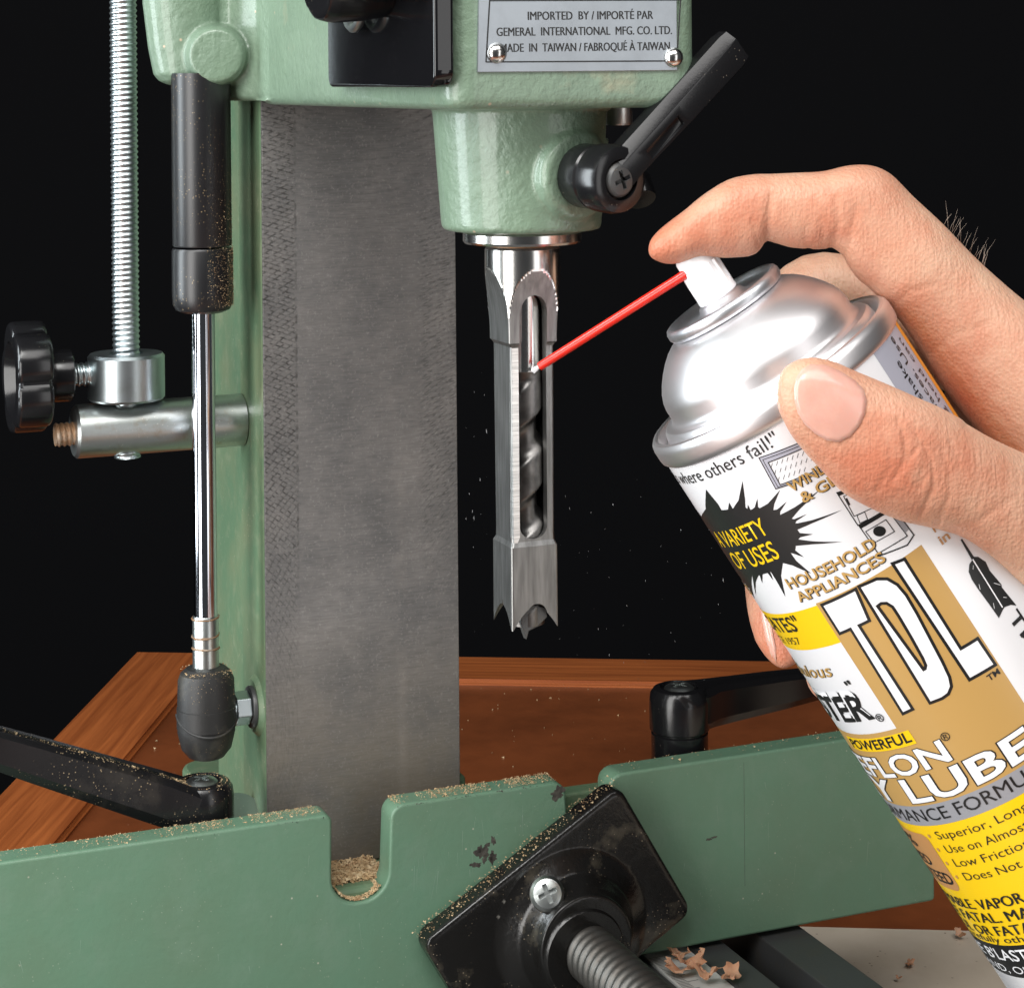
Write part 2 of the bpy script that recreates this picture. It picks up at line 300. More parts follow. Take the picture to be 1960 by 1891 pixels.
def prism(poly,fn,a,b,bev=.4,seg=2):
    """poly 2D list; fn(x,y,w)->point ; extruded from w=a to w=b ; bevelled"""
    bm=bmesh.new(); n=len(poly); A=[bm.verts.new(fn(p[0],p[1],a)) for p in poly]; B=[bm.verts.new(fn(p[0],p[1],b)) for p in poly]
    fa=bm.faces.new(A); fb=bm.faces.new(B[::-1])
    for i in range(n): bm.faces.new((A[i],B[i],B[(i+1)%n],A[(i+1)%n]))
    bmesh.ops.recalc_face_normals(bm,faces=bm.faces)
    if bev>0:
        es=[e for e in bm.edges if (fa in e.link_faces or fb in e.link_faces)]
        es+=[e for e in bm.edges if e not in es and e.calc_face_angle(0)>R(50)]
        bmesh.ops.bevel(bm,geom=es,offset=bev,segments=seg,affect='EDGES',profile=.5)
    fl=bm.faces.layers.int.new('flat')
    for f in bm.faces: f[fl]=1 if (len(f.verts)>4 or min(e.calc_length() for e in f.edges)>2.2*bev) else 0
    return bm
def box(c,h,bev=.4,rot=None,seg=2):
    bm=bmesh.new(); bmesh.ops.create_cube(bm,size=2); c=Vector(c)
    for v in bm.verts: v.co=Vector((v.co.x*h[0],v.co.y*h[1],v.co.z*h[2]))
    if bev>0: bmesh.ops.bevel(bm,geom=list(bm.edges),offset=bev,segments=seg,affect='EDGES',profile=.5)
    for v in bm.verts: v.co=c+(rot@v.co if rot else v.co)
    return bm
def join(*gs):
    bm=bmesh.new()
    for g in gs:
        if isinstance(g,bmesh.types.BMesh):
            me=bpy.data.meshes.new('t'); g.to_mesh(me); bm.from_mesh(me); bpy.data.meshes.remove(me); g.free()
        else:
            vs=[bm.verts.new(v) for v in g[0]]
            for f in g[1]: bm.faces.new([vs[i] for i in f])
    return bm
def tmpobj(bm):
    bmesh.ops.recalc_face_normals(bm,faces=bm.faces)
    me=bpy.data.meshes.new('tmp'); bm.to_mesh(me); bm.free(); o=bpy.data.objects.new('tmp',me); COL.objects.link(o); return o
def evalbm(o,others=()):
    bpy.context.view_layer.update(); dg=bpy.context.evaluated_depsgraph_get(); me=bpy.data.meshes.new_from_object(o.evaluated_get(dg))
    bm=bmesh.new(); bm.from_mesh(me); bpy.data.meshes.remove(me)
    for x in (o,*others):
        d=x.data; bpy.data.objects.remove(x); bpy.data.meshes.remove(d)
    return bm
def remesh(bm,vox,smooth=3):
    o=tmpobj(bm); md=o.modifiers.new('r','REMESH'); md.mode='VOXEL'; md.voxel_size=vox
    if smooth: sm=o.modifiers.new('s','SMOOTH'); sm.iterations=smooth; sm.factor=.5
    return evalbm(o)
def boolean(bm,cutters,op='DIFFERENCE'):
    o=tmpobj(bm); cs=[]
    for c in cutters:
        if not isinstance(c,bmesh.types.BMesh): c=join(c)
        k=tmpobj(c); cs.append(k); md=o.modifiers.new('b','BOOLEAN'); md.operation=op; md.object=k; md.solver='EXACT'
    return evalbm(o,cs)
def thread(org,ax,r,a,pitch,length,seg=28,sub=6,round_=True):
    x,y,ax=frame(ax); org=Vector(org); n=int(length/pitch*sub); rs=[]
    for i in range(n+1):
        h=i/sub*pitch; ring=[]
        for j in range(seg):
            th=2*math.pi*j/seg; ph=(h/pitch-j/seg)%1; w=.5+.5*math.cos(2*math.pi*ph) if round_ else abs(2*ph-1)
            ring.append(org+ax*h+(x*math.cos(th)+y*math.sin(th))*(r-a+a*w))
        rs.append(ring)
    return rings(rs)
def scatter(fn,n,lo,hi,flat=.6):
    vs=[];fs=[]
    for _ in range(n):
        p=Vector(fn()); s=lo+(hi-lo)*random.random()**2.5; q=Matrix.Rotation(random.random()*6.28,3,'Z')@Matrix.Rotation(random.random()*3,3,'X')
        b=len(vs)
        for c in ((1,0,-.5),(-.6,.8,-.5),(-.6,-.8,-.5),(0,0,.8)): vs.append(p+q@Vector((c[0]*s,c[1]*s*.7,c[2]*s*flat)))
        fs+=[(b,b+1,b+2),(b,b+1,b+3),(b+1,b+2,b+3),(b,b+2,b+3)]
    return vs,fs
# text meshes ---------------------------------------------------------
def textbm(txt,off=0,shear=0):
    c=bpy.data.curves.new('t','FONT'); c.body=txt; c.offset=off; c.resolution_u=3; c.shear=shear; c.fill_mode='FRONT' if hasattr(c,'fill_mode') else None
    o=bpy.data.objects.new('t',c); COL.objects.link(o); bpy.context.view_layer.update(); dg=bpy.context.evaluated_depsgraph_get()
    me=bpy.data.meshes.new_from_object(o.evaluated_get(dg)); bm=bmesh.new(); bm.from_mesh(me); bpy.data.meshes.remove(me); bpy.data.objects.remove(o); bpy.data.curves.remove(c)
    return bm
_h=textbm('H'); CAP=max(v.co.y for v in _h.verts); _h.free()
def textfit(txt,p0,p1,cap,off=0,shear=0,up=None,ref=None,hi=None):
    """text laid from 2D p0 to p1 (extent of ref layout), cap height in mm; returns bmesh with 2D coords in x,y"""
    bm=textbm(txt,off,shear)
    if off:
        b0=textbm(txt,0,shear); xs=[v.co.x for v in b0.verts]; b0.free()
    else: xs=[v.co.x for v in bm.verts]
    x0,x1=min(xs),max(xs); p0=Vector(p0[:2]); p1=Vector(p1[:2]); d=p1-p0; n=Vector((-d.y,d.x)).normalized() if up is None else Vector(up)
    h1=hi if hi else cap
    for v in bm.verts:
        a=(v.co.x-x0)/(x1-x0); q=p0+d*a+n*(v.co.y/CAP*(cap+(h1-cap)*a)); v.co=Vector((q.x,q.y,0))
    return bm
# ------------------------------------------------------------------ setting: backdrop and bench
def W(x,y,z): return Vector((x,y,z))

for i in range(13):
    a=math.pi*(i/12-.5); 
prof=[(-330,900)]
vs=[];fs=[]
pr=[(1900,-1200),(1900,-600)]+[(1900,-600+i*160) for i in range(1,16)]
for k,(yy,zz) in enumerate(pr):
    for j in range(21):
        a=(j/20-.5)*2.2; vs.append((math.sin(a)*1900,math.cos(a)*yy-0,zz))
for k in range(len(pr)-1):
    for j in range(20): q=k*21+j; fs.append((q,q+1,q+22,q+21))
tag(mk('backdrop',(vs,fs),m_back,None,'W',kind='structure'),'plain black studio backdrop')
BY=R(-4.8)
def BW(x,y,z):   # bench frame: origin at the rear-left outer corner of the bench
    c=P(258,1246,1); c=c*(-H/c.z); q=Matrix.Rotation(BY,3,'Z')@Vector((x,y,0)); return Vector((c.x+q.x,c.y+q.y,-H+z))
bt=mk('bench_top',prism([(0,0),(1500,0),(1500,-1100),(0,-1100)],lambda x,y,w:BW(x,y,w),-28,-3,.5),m_panel,None,'W',kind='structure'); tag(bt,'smooth reddish brown bench panel behind the machine')
TW=47
def board(x0,y0,x1,y1):
    """trim board with its own object axes along the grain"""
    L=math.hypot(x1-x0,y1-y0); a=math.atan2(y1-y0,x1-x0); bm=bmesh.new(); bmesh.ops.create_cube(bm,size=2)
    for v in bm.verts: v.co=Vector((v.co.x*L/2,v.co.y*TW/2,v.co.z*15))
    bmesh.ops.bevel(bm,geom=list(bm.edges),offset=2.0,segments=3,affect='EDGES')
    finish(bm); 
    for v in bm.verts: v.co*=.001
    me=bpy.data.meshes.new('edge_board'); bm.to_mesh(me); bm.free(); me.materials.append(m_wood); o=bpy.data.objects.new('edge_board',me); COL.objects.link(o)
    c=BW((x0+x1)/2,(y0+y1)/2,-15); o.parent=bt; o.matrix_parent_inverse=ROOTM[bt.name].inverted()
    o.matrix_world=Matrix.Translation(toworld(c,'W'))@Matrix.Rotation(BY+a,4,'Z'); return o
board(TW/2,-1100,TW/2,0)
board(TW+.4,-TW/2,1500,-TW/2)
# ------------------------------------------------------------------ mortiser: base, column, head
mort=root('mortiser','green bench mortising machine with dark machined column and overhanging head','machine',(0,160,-H))
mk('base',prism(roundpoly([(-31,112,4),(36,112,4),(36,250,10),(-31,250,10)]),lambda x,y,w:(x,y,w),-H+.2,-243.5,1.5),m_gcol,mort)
CV=131
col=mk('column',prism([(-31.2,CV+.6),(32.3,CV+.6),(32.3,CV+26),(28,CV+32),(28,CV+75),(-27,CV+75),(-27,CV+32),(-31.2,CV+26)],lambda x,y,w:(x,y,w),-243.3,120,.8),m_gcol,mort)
# machined way plate as its own part; own origin keeps u,z coordinates for the material
wp=root('way_anchor','x','x',(0,0,0)); bpy.data.objects.remove(wp)
def mkM0(name,bm,material,parent):
    o=mk(name,bm,material,None,'M'); mw=ROOTM[o.name]; o.parent=parent; o.matrix_parent_inverse=ROOTM[parent.name].inverted(); o.matrix_world=mw; return o
mkM0('machined_way',prism([(-31,CV-.6),(32.1,CV-.6),(32.1,CV+.5),(-31,CV+.5)],lambda x,y,w:(x,y,w),-243,118,.25),m_col,mort)
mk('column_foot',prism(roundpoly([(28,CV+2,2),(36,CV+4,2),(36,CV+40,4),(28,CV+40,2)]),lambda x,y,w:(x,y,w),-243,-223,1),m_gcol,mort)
mk('foot_bolt',lathe([(.1,0),(7,0),(7.3,.5),(7.3,2.2),(6.8,2.8),(.1,2.8)],(-37,CV+12,-228),(0,-.5,.86),32),m_zinc2,mort)
# head casting: cast solids fused and softened
ZB=-7.5
arm=prism(roundpoly([(-32,-35,6),(33,-35,5),(33,129,3),(-32,129,3)],8),lambda x,y,w:(x,y,w),ZB,75,3.0,3)
gib=prism(roundpoly([(-31,112,1),(-33.5,126,2),(-40,136,4),(-42,152,4),(-30.5,163,1),(-31.4,129.5,.5)],6),lambda x,y,w:(x,y,w),ZB+1.2,75,2.5,3)
gibr=prism([(31,112),(36,128),(40,140),(40,160),(33,160),(32.6,129.5)],lambda x,y,w:(x,y,w),ZB+1,75,2)
def ell(cx,cy,rx,ry,n=28): return [(cx+rx*math.cos(2*math.pi*i/n),cy+ry*math.sin(2*math.pi*i/n)) for i in range(n)]
def lobe(c,sec): return rings([[Vector((c[0]+sec_[1]*math.cos(t*math.pi/16)+sec_[3],c[1]+sec_[2]*math.sin(t*math.pi/16),sec_[0])) for t in range(32)] for sec_ in sec])
brk=lobe((-50,144),[(-1.6,5,5,3),(-1.2,8,7.5,1.5),(0,9.8,9,.5),(2,11,10,0),(10,12,10.5,-.6),(24,13,11,-1.2),(75,13,11,-1.4)])
link=prism([(-50,139),(-30,132),(-30,160),(-50,155)],lambda x,y,w:(x,y,w),1.5,75,2)
bump=lathe([(.1,-9),(6,-8),(9.4,-3),(9.8,0),(9.0,6),(7.8,8.2),(.1,8.6)],(-44.0,134.5,7.6),(-.25,-1,0),36)
nose=lathe([(.1,0),(19.4,0),(20.4,.8),(20.6,2),(21.6,16),(22.6,30),(23,34),(.1,34)],(.4,0,-38.3),(0,0,1),72)
LA=Vector((.60,-.80,-.04)).normalized()                          # lever axis (world); convert to machine
def wdir(v): v=Vector(v); return Vector((v.dot(E1),v.dot(E2),v.z))
nose=boolean(join(nose),[box((26,0,-12),(8.5,30,3.4),0),box((25,0,-37.5),(8,30,3.6),0)])
la=wdir(LA); lc=W2M(P(1112,336,512))
boss=lathe([(.1,-16),(11.5,-16),(11.3,0),(10.3,1.6),(.1,1.6)],lc-la*1.5,la,40)
head=remesh(join(arm,gib,gibr,brk,link,bump,nose,boss),.62,4)
mk('head_casting',head,m_green,mort,ang=180)
# spindle washer and collar
mk('spindle_washer',lathe([(.1,0),(14.6,0),(15.1,.6),(15.1,2.6),(14.6,3.2),(10.5,3.3),(.1,3.3)],(.4,0,-41.7),(0,0,1),64),m_steel,mort)
mk('spindle_neck',lathe([(.1,0),(8.4,0),(8.4,4),(.1,4)],(.4,0,-44),(0,0,1),48),m_rust,mort)
# locking lever on the nose
lb=lc+la*.3
lev=mk('locking_lever',lathe([(.1,0),(7.6,0),(7.9,1),(7.9,6.2),(7.4,6.8),(7.4,7.2),(8.3,7.8),(8.4,13),(7.9,14.6),(6.6,15.2),(5.0,15.2),(4.9,13.4),(.1,13.4)],lb,la,56),m_blk,mort)
A0=W2M(P(1152,338,505)); A1=W2M(P(1386,82,519))
ad=(A1-A0); ad-=la*ad.dot(la)*.55; ln=ad.length; ad.normalize(); aw=la.cross(ad).normalized()
def armsec(t,wd,th,off): 
    c=A0+ad*(ln*t)+la*off
    return [c+aw*x*wd+la*y*th for x,y in ((-1,-.6),(-.75,-1),(.75,-1),(1,-.6),(1,.35),(.48,.95),(.40,1.0),(-.88,1),(-1,.78))]
armg=join(rings([armsec(.02,4.4,3.8,3.4),armsec(.14,4.3,3.7,3.6),armsec(.5,4.6,3.5,5.2),armsec(.93,4.9,3.1,7.0),armsec(.985,4.5,2.7,7.2),armsec(1.0,3.4,1.9,7.2)]))
rc=box((0,0,0),(ln*.13,1.5,1.4),.2)
mat3=Matrix((ad,aw,la)).transposed(); cc=A0+ad*(ln*.335)-aw*1.7+la*8.6
for v in rc.verts: v.co=cc+mat3@v.co
mk('lever_arm',boolean(armg,[rc]),m_blk,lev,ang=40)
def phillips(c,ax,r,h,name,material,parent,fr='M',twist=0,slot=True):
    x,y,a=frame(ax); c=Vector(c)
    if twist: x,y=x*math.cos(twist)+y*math.sin(twist),y*math.cos(twist)-x*math.sin(twist)
    g=join(lathe([(.1,0),(r*.96,0),(r,h*.15),(r*.97,h*.55),(r*.8,h*.86),(r*.5,h*.98),(.1,h)],c,a,40))
    cut=[]
    if slot:
        q=r*.13; e=r*.55; cp=[(q,q),(e,q),(e,-q),(q,-q),(q,-e),(-q,-e),(-q,-q),(-e,-q),(-e,q),(-q,q),(-q,e),(q,e)]
        cut=[prism(cp,lambda X,Y,w_:c+x*X+y*Y+a*w_,h*.45,h*1.4,0)]
    return mk(name,boolean(g,cut) if cut else g,material,parent,fr,ang=30)
phillips(lb+la*13.2,la,4.4,2.6,'screw',m_iron,lev,twist=.35)
mk('guide_pin',lathe([(.1,0),(3.4,0),(3.6,.6),(3.6,14),(.1,14)],W2M(P(1184,240,542)),(0,0,1),24),m_zinc2,mort)
mk('knob_end',lathe([(.1,0),(3.6,0),(4.2,.8),(4.3,6),(4,7),(.1,7.2)],W2M(P(1214,342,548)),wdir((.2,-.6,-.75)),32),m_blk,mort)
# switch on the left side of the head
def U(u): return lambda x,y,w:(w,x,y)
q=[onu(px,py,-33) for px,py in((651,164),(859,172))]
y0,y1=q[0].y,q[1].y; zb=(q[0].z+q[1].z)/2
sw=mk('switch_plate',prism(roundpoly([(y0,zb,3),(y1,zb,4),(y1,70,2),(y0,70,2)]),lambda x,y,w:(w,x,y),-31.5,-36.5,.9,3),m_gloss,mort)
pc=onu(640,20,-50)
mk('switch_paddle',remesh(join(lathe([(.1,-14),(9,-13),(11.5,-9),(12,-2),(11.6,6),(10.5,9),(.1,9.4)],(-46,pc.y+1,pc.z+9),(-1,-.05,-.1),40),box((-42,pc.y-17,pc.z+15),(7,15,13),4)),.6,5),m_blk,sw,ang=180)
mk('padlock_loop',tube([(-39.5,(y0+y1)/2+9+7*math.cos(t*.35),zb+22+7*math.sin(t*.35)) for t in range(19)],1.3,12),m_zinc2,sw)
# nameplate
NV=-35.55
n00=onv(914,139,NV); n10=onv(1286,136,NV)
npl=mk('nameplate',prism([(n00.x,n00.z),(n10.x+1.5,n00.z+.1),(n10.x+1.5,42),(n00.x+1.1,42)],lambda x,y,w:(x,w,y),NV,NV+.9,.12),m_plate,mort)
def plane_text(t,a,b,cap,off=0,parent=npl):
    p=onv(*a,NV); q_=onv(*b,NV); bm=textfit(t,(p.x,p.z),(q_.x,q_.z),cap,off)
    b2=bm.copy()
    for v in b2.verts: v.co=Vector((v.co.x+.12,NV-.05,v.co.y))
    for v in bm.verts: v.co=Vector((v.co.x,NV-.06,v.co.y))
    bm=join(bm,b2)
    return mk('lettering',bm,m_ink,parent,recalc=False)
k3=lambda x,y:(826.3+x*.33727,y*.33727)
plane_text('IMPORTED  BY / IMPORTÉ PAR',k3(545,116),k3(1255,110),1.95)
plane_text('GEMERAL  INTERNATIONAL  MFG. CO. LTD.',k3(368,207),k3(1362,196),1.95)
plane_text('MADE  IN  TAIWAN / FABROQUÉ À TAIWAN',k3(392,298),k3(1350,286),1.95)
def strip(a,b,wd,parent=npl):
    p=onv(*a,NV); q_=onv(*b,NV); d=Vector((q_.x-p.x,q_.z-p.z)).normalized(); n=Vector((-d.y,d.x))*wd/2
    return mk('border_line',([(p.x+n.x,NV-.06,p.z+n.y),(p.x-n.x,NV-.06,p.z-n.y),(q_.x-n.x,NV-.06,q_.z-n.y),(q_.x+n.x,NV-.06,q_.z+n.y)],[(0,1,2,3)]),m_ink,parent,recalc=False)
strip(k3(310,354),k3(1392,348),.35); strip(k3(330,6),k3(1418,2),.35); strip(k3(308,356),k3(333,-60),.35); strip(k3(1390,350),k3(1416,-60),.35); strip(k3(845,4),k3(846,-60),.35)
for px,py in (k3(368,303),k3(1372,328)):
    mk('rivet',lathe([(.1,0),(2.5,0),(2.45,.5),(1.9,1.3),(1.0,1.8),(.1,1.9)],onv(px,py,NV+.02),(0,-1,0),28),m_steel,npl)
# ------------------------------------------------------------------ hollow chisel
ch=root('hollow_chisel','square hollow mortise chisel with slotted side and toothed end','chisel',(.4,0,-139))
NA=192
def polar(h,Rr):
    out=[]
    for j in range(NA):
        t=2*math.pi*(j+.5)/NA; r=min(Rr,h/max(abs(math.cos(t)),abs(math.sin(t)))); out.append((math.cos(t)*r,math.sin(t)*r))
    return out
def sec(z,h,Rr): return [Vector((.4+x,y,z)) for x,y in polar(h,Rr)]
hs=[(-42.6,20,9.0),(-43.1,20,9.5),(-44,20,9.6),(-47.6,20,9.6)]
for i in range(33):
    t=i/32; z=-47.7-18.6*t; hs.append((z,9.6-3.05*(1-(1-t)**2.6),9.6))
hs.append((-66.8,6.1,9.6))
hs+=[(-67.4,5.8,9.6),(-114,5.75,7.75),(-116.2,5.8,7.8),(-117.4,6.3,8.7),(-139.5,6.35,8.75)]
body=join(rings([sec(*q_) for q_ in hs]))
bore=lathe([(.1,0),(5.0,0),(5.0,100),(.1,100)],(.4,0,-150),(0,0,1),48)
cone=lathe([(.1,9),(4.5,4.2),(6.35,0),(9.4,-7),(9.4,-14),(.1,-14)],(.4,0,-132.6),(0,0,1),64)
def slotpoly(): 
    a=[]; 
    for i in range(13): t=math.pi*i/12; a.append((3.75*math.cos(t),-59+4.6*math.sin(t)))
    for i in range(13): t=math.pi+math.pi*i/12; a.append((3.75*math.cos(t),-112.4+3.3*math.sin(t)))
    return a
slot=prism(slotpoly(),lambda x,y,w:(.4+x,w,y),-14,0,0)
arch=lathe([(.1,0),(2.7,0),(2.7,9),(.1,9)],(.9,0,-134.6),(0,-1,0),32)
vn=prism([(-2.6,-141),(0.2,-131.2),(2.4,-141)],lambda x,y,w:(w,x-.5,y),-12,0,0)
cbm=boolean(body,[bore,cone,slot,arch,vn])
for f in cbm.faces:
    c_=f.calc_center_median(); f.material_index=1 if (math.hypot(c_.x-.4,c_.y)>9.40 and c_.z>-67) else 0
mk('chisel_body',cbm,m_chis,ch,ang=9).data.materials.append(m_steel)
# bright ground chamfer strip down the left edge of the slot
cs=5.78
mk('ground_strip',rings([[Vector((.4-cs-.03,-cs+1.1,z)),Vector((.4-cs+.25,-cs-.12,z)),Vector((.4-cs+1.95,-cs-.12,z)),Vector((.4-cs+1.95,-cs+.3,z)),Vector((.4-cs+.5,-cs+1.1,z))] for z in (-67.6,-115)]+[[Vector((.4-cs+.5+x,-cs-.05+y,-117.8)) for x,y in ((-.1,.2),(0,0),(.2,0),(.2,.2),(.1,.2))]]),m_ribbed,ch,ang=20)
aug=root('auger_bit','spiral auger bit turning inside the slot of the hollow chisel','drill bit',(.4,0,-141))
rs=[]
n=180
for i in range(n+1):
    z=-74-i*(64/n); tw=-(i/n)*66/19.5*2*math.pi+.9; ring=[]
    fade=min(1,i/14)
    for j in range(40):
        t=2*math.pi*j/40; lob=abs(math.sin(t/1.0-tw/1)) if False else .5+.5*math.cos(t-tw)
        r=4.6*(1-fade)+fade*(3.1+1.7*min(1,(lob*1.9)**2.6)); ring.append(Vector((.4+r*math.cos(t),r*math.sin(t),z)))
    rs.append(ring)
mk('flute',rings(rs),m_auger,aug,ang=55)
mk('shaft',lathe([(.1,0),(4.45,0),(4.45,28),(.1,28)],(.4,0,-74),(0,0,1),40),m_steel,aug)
mk('cutting_spur',join(prism([(-3.6,-136.5),(-1.9,-141.2),(-1.2,-139),(1.2,-138.2),(3.9,-136),(3.6,-133.6),(0,-132.6),(-3,-133.6)],lambda x,y,w:(.6+x,w,y),-4.6,-2.6,.25),lathe([(.1,-141),(.8,-138),(3,-136),(4.1,-135.4),(4.1,-133),(.1,-133)],(.4,0,0),(0,0,1),32)),m_iron,aug,ang=30)
# ------------------------------------------------------------------ depth stop
dv=155; du=-68
ds=root('depth_stop','zinc plated threaded depth stop rod with round collar and black star knob','depth stop',(du,dv,-110))
zc=lambda py,px=243: onv(px,py,dv).z
zr0=zc(765); 
mk('threaded_rod',thread((du,dv,zc(875)),(0,0,1),4.25,.42,1.68,zc(-60)-zc(875),32,6),m_zinc,ds,ang=60)
zt,zb_=zc(676),zc(764)
mk('stop_collar',boolean(join(lathe([(.1,0),(11.2,0),(11.8,.7),(11.8,zt-zb_-.9),(11.1,zt-zb_),(.1,zt-zb_)],(du,dv,zb_),(0,0,1),64)),[lathe([(.1,0),(5.2,0),(5.2,60),(.1,60)],(du,dv,zb_-20),(0,0,1),40)]),m_zinc,ds)
pz=zc(815,300)
mk('post',lathe([(.1,0),(7.4,0),(8.2,.9),(8.2,53),(.1,53)],(-84.5,dv,pz),(1,0,0),48),m_zinc2,ds)
mk('post_stud',thread((-90,dv,pz-.6),(1,0,0),3.7,.5,1.6,8,24,6),m_rust,ds,ang=60)
kz=zc(717,150)
mk('knob_stud',thread((-89,dv,kz),(1,0,0),3.7,.5,1.7,12,24,6),m_zinc,ds,ang=60)
mk('knob_hub',lathe([(.1,0),(7.6,0),(8,.6),(8,7.6),(7.6,8),(.1,8)],(-93,dv,kz),(1,0,0),40),m_blk,ds)
def star(r,n=5,amp=1.7,seg=96): return [((r+amp*(abs(math.cos(n*t*math.pi/seg))**.6*2-1))*math.cos(2*math.pi*t/seg),(r+amp*(abs(math.cos(n*t*math.pi/seg))**.6*2-1))*math.sin(2*math.pi*t/seg)) for t in range(seg)]
kb=prism(star(15.6),lambda x,y,w:(w,dv+x,kz+y),-103.5,-92.6,1.6,3)
mk('star_knob',boolean(kb,[lathe([(.1,0),(11.5,0),(9.5,3.5),(.1,3.5)],(-103.8,dv,kz),(1,0,0),48)]),m_blk,ds,ang=30)
# ------------------------------------------------------------------ gas strut
su,sv=-48.3,136.5
gs=root('gas_strut','black gas strut with chrome rod and rubber ball socket beside the column','gas strut',(su,sv,-205))
zs=lambda py: onv(388,py,sv).z
z1,z2,z3=zs(142),zs(472),zs(598)
mk('cylinder',lathe([(.1,0),(8.8,0),(9.0,.5),(9.0,z1-z2),(.1,z1-z2)],(su,sv,z2+.2),(0,0,1),56),m_strut,gs)
mk('end_sleeve',lathe([(.1,0),(6,0),(8.2,.9),(9.1,2.6),(9.25,6),(9.25,z2-z3-1.2),(8.9,z2-z3-.4),(.1,z2-z3-.2)],(su,sv,z3),(0,0,1),56),m_strut,gs)
mk('piston_rod',lathe([(.1,0),(3.55,0),(3.55,z3-zs(1180)+2),(.1,z3-zs(1180)+2)],(su,sv,zs(1180)),(0,0,1),40),m_chrome,gs)
mk('rod_end',lathe([(.1,0),(4.0,0),(4.0,.5),(4.0,zs(1178)-zs(1295)-.6),(3.7,zs(1178)-zs(1295)),(.1,zs(1178)-zs(1295))],(su,sv,zs(1295)),(0,0,1),40),m_zinc2,gs)
for py,tl in ((1182,.3),(1216,.7),(1240,-.4),(1278,.6)):
    mk('rust_ring',tube([(su+4.05*math.cos(t*.33),sv+4.05*math.sin(t*.33),zs(py)+tl*.5*math.sin(t*.33+1)+random.uniform(-.08,.08)) for t in range(20)],[random.uniform(.18,.42) for _ in range(20)],8),m_rust,gs)
za,zb2=zs(1275),zs(1452)
skt=rings([[Vector((su+a*math.cos(t*math.pi/20)*rx,sv+a*math.sin(t*math.pi/20)*ry,zb2+(za-zb2)*h)) for t in range(40)] for h,rx,ry,a in ((0,3.2,3.2,1),(.03,5.5,5.5,1),(.12,7.6,7.2,1),(.3,8.8,8.4,1),(.34,8.8,8.4,1),(.345,9.0,8.7,1),(.56,9.0,8.7,1),(.565,8.8,8.5,1),(.85,8.6,8.3,1),(.93,7.8,7.5,1),(.985,6.0,5.8,1),(1,4,4,1))])
sk=mk('ball_socket',skt,m_rub,gs,ang=25)
mk('retaining_clip',tube([(su+8.9*math.cos(t),sv-9.0*math.sin(t)+.2,zb2+(za-zb2)*(.47-.16*math.sin(t))) for t in [i*.2-.5 for i in range(20)]],.45,8),m_rub,gs)
zh=zs(1372)
hexp=[(5.2*math.cos(i*math.pi/3+.25),5.2*math.sin(i*math.pi/3+.25)) for i in range(6)]
mk('hex_bolt',prism(hexp,lambda x,y,w:(w,sv+4+x,zh+y),-38.6,-33.9,.3),m_zinc,gs,ang=20)
mk('bolt_washer',lathe([(.1,0),(6.2,0),(6.4,.3),(6.4,1.2),(.1,1.2)],(-33.8,sv+4,zh),(1,0,0),40),m_iron,gs)
mk('bolt_boss',lathe([(.1,0),(8,0),(9.5,1.5),(.1,1.6)],(-32.5,sv+5,zh),(1,0,0),40),m_gcol,mort)
mk('stud_neck',lathe([(.1,0),(3,0),(3,8),(.1,8)],(-46,sv+3,zh),(1,0,0),24),m_zinc,gs)
# ------------------------------------------------------------------ fence
FV0,FT=108.0,9.6
fen=root('fence','green steel fence with a rounded notch dusted in sawdust along its top','fence',(60,FV0,-278))
ZT,ZF=-218.8,-278.2
fp=roundpoly([(-230,ZF,0),(194.4,ZF,1.5),(194.4,ZT-.6,1.5),(73.6,ZT-.8,4.5),(75.5,-258,3),(61,-258,3),(58.6,ZT-.6,4.5),(1.2,ZT-.2,4.5),(0.0,-246.4,8.2),(-17.8,-246.4,8.2),(-17.4,ZT,2.6),(-230,ZT+.6,0)],8)
mk('fence_plate',prism(fp,lambda x,y,w:(x,w,y),FV0,FV0+FT,.9,3),m_fence,fen)
mk('fence_carrier',prism([(40,-270),(112,-270),(112,-228),(40,-227)],lambda x,y,w:(x,w,y),FV0+FT+.6,FV0+FT+8,.8),m_gcol,fen)
def blob(c,r,n=40,rough=.45):
    out=[]; ph=[random.random()*6.28 for _ in range(4)]
    for i in range(n):
        t=2*math.pi*i/n; k=1+rough*(.5*math.sin(2*t+ph[0])+.35*math.sin(5*t+ph[1])+.3*math.sin(9*t+ph[2])+.2*random.uniform(-1,1)); out.append((c[0]+r[0]*k*math.cos(t),c[1]+r[1]*k*math.sin(t)))
    return out
def chipmark(px,py,rx,ry):
    c=onv(px,py,FV0-.03); pl=blob((c.x,c.z),(rx,ry)); return mk('paint_chip',([Vector((x,FV0-.03,z)) for x,z in pl],[tuple(range(len(pl)))]),m_dark,fen,recalc=False)
[chipmark(921+random.gauss(0,12),1633+random.gauss(0,14),random.uniform(.4,1.7),random.uniform(.4,1.5)) for _ in range(9)]; chipmark(922,1630,2.0,2.2); chipmark(1068,1518,2.2,2.0); chipmark(1357,1606,.9,.45); chipmark(1367,1602,.9,.4); chipmark(972,1712,.25,1)
c=onv(1425,1600,FV0-.03); mk('scribed_line',([(c.x-.05,FV0-.03,-222),(c.x+.05,FV0-.03,-222),(c.x+.07,FV0-.03,-262),(c.x-.04,FV0-.03,-262)],[(0,1,2,3)]),m_dark,fen,recalc=False)
m_scr=mat('scratched_paint',(.24,.34,.27),.5)
sv_=[];sf_=[]
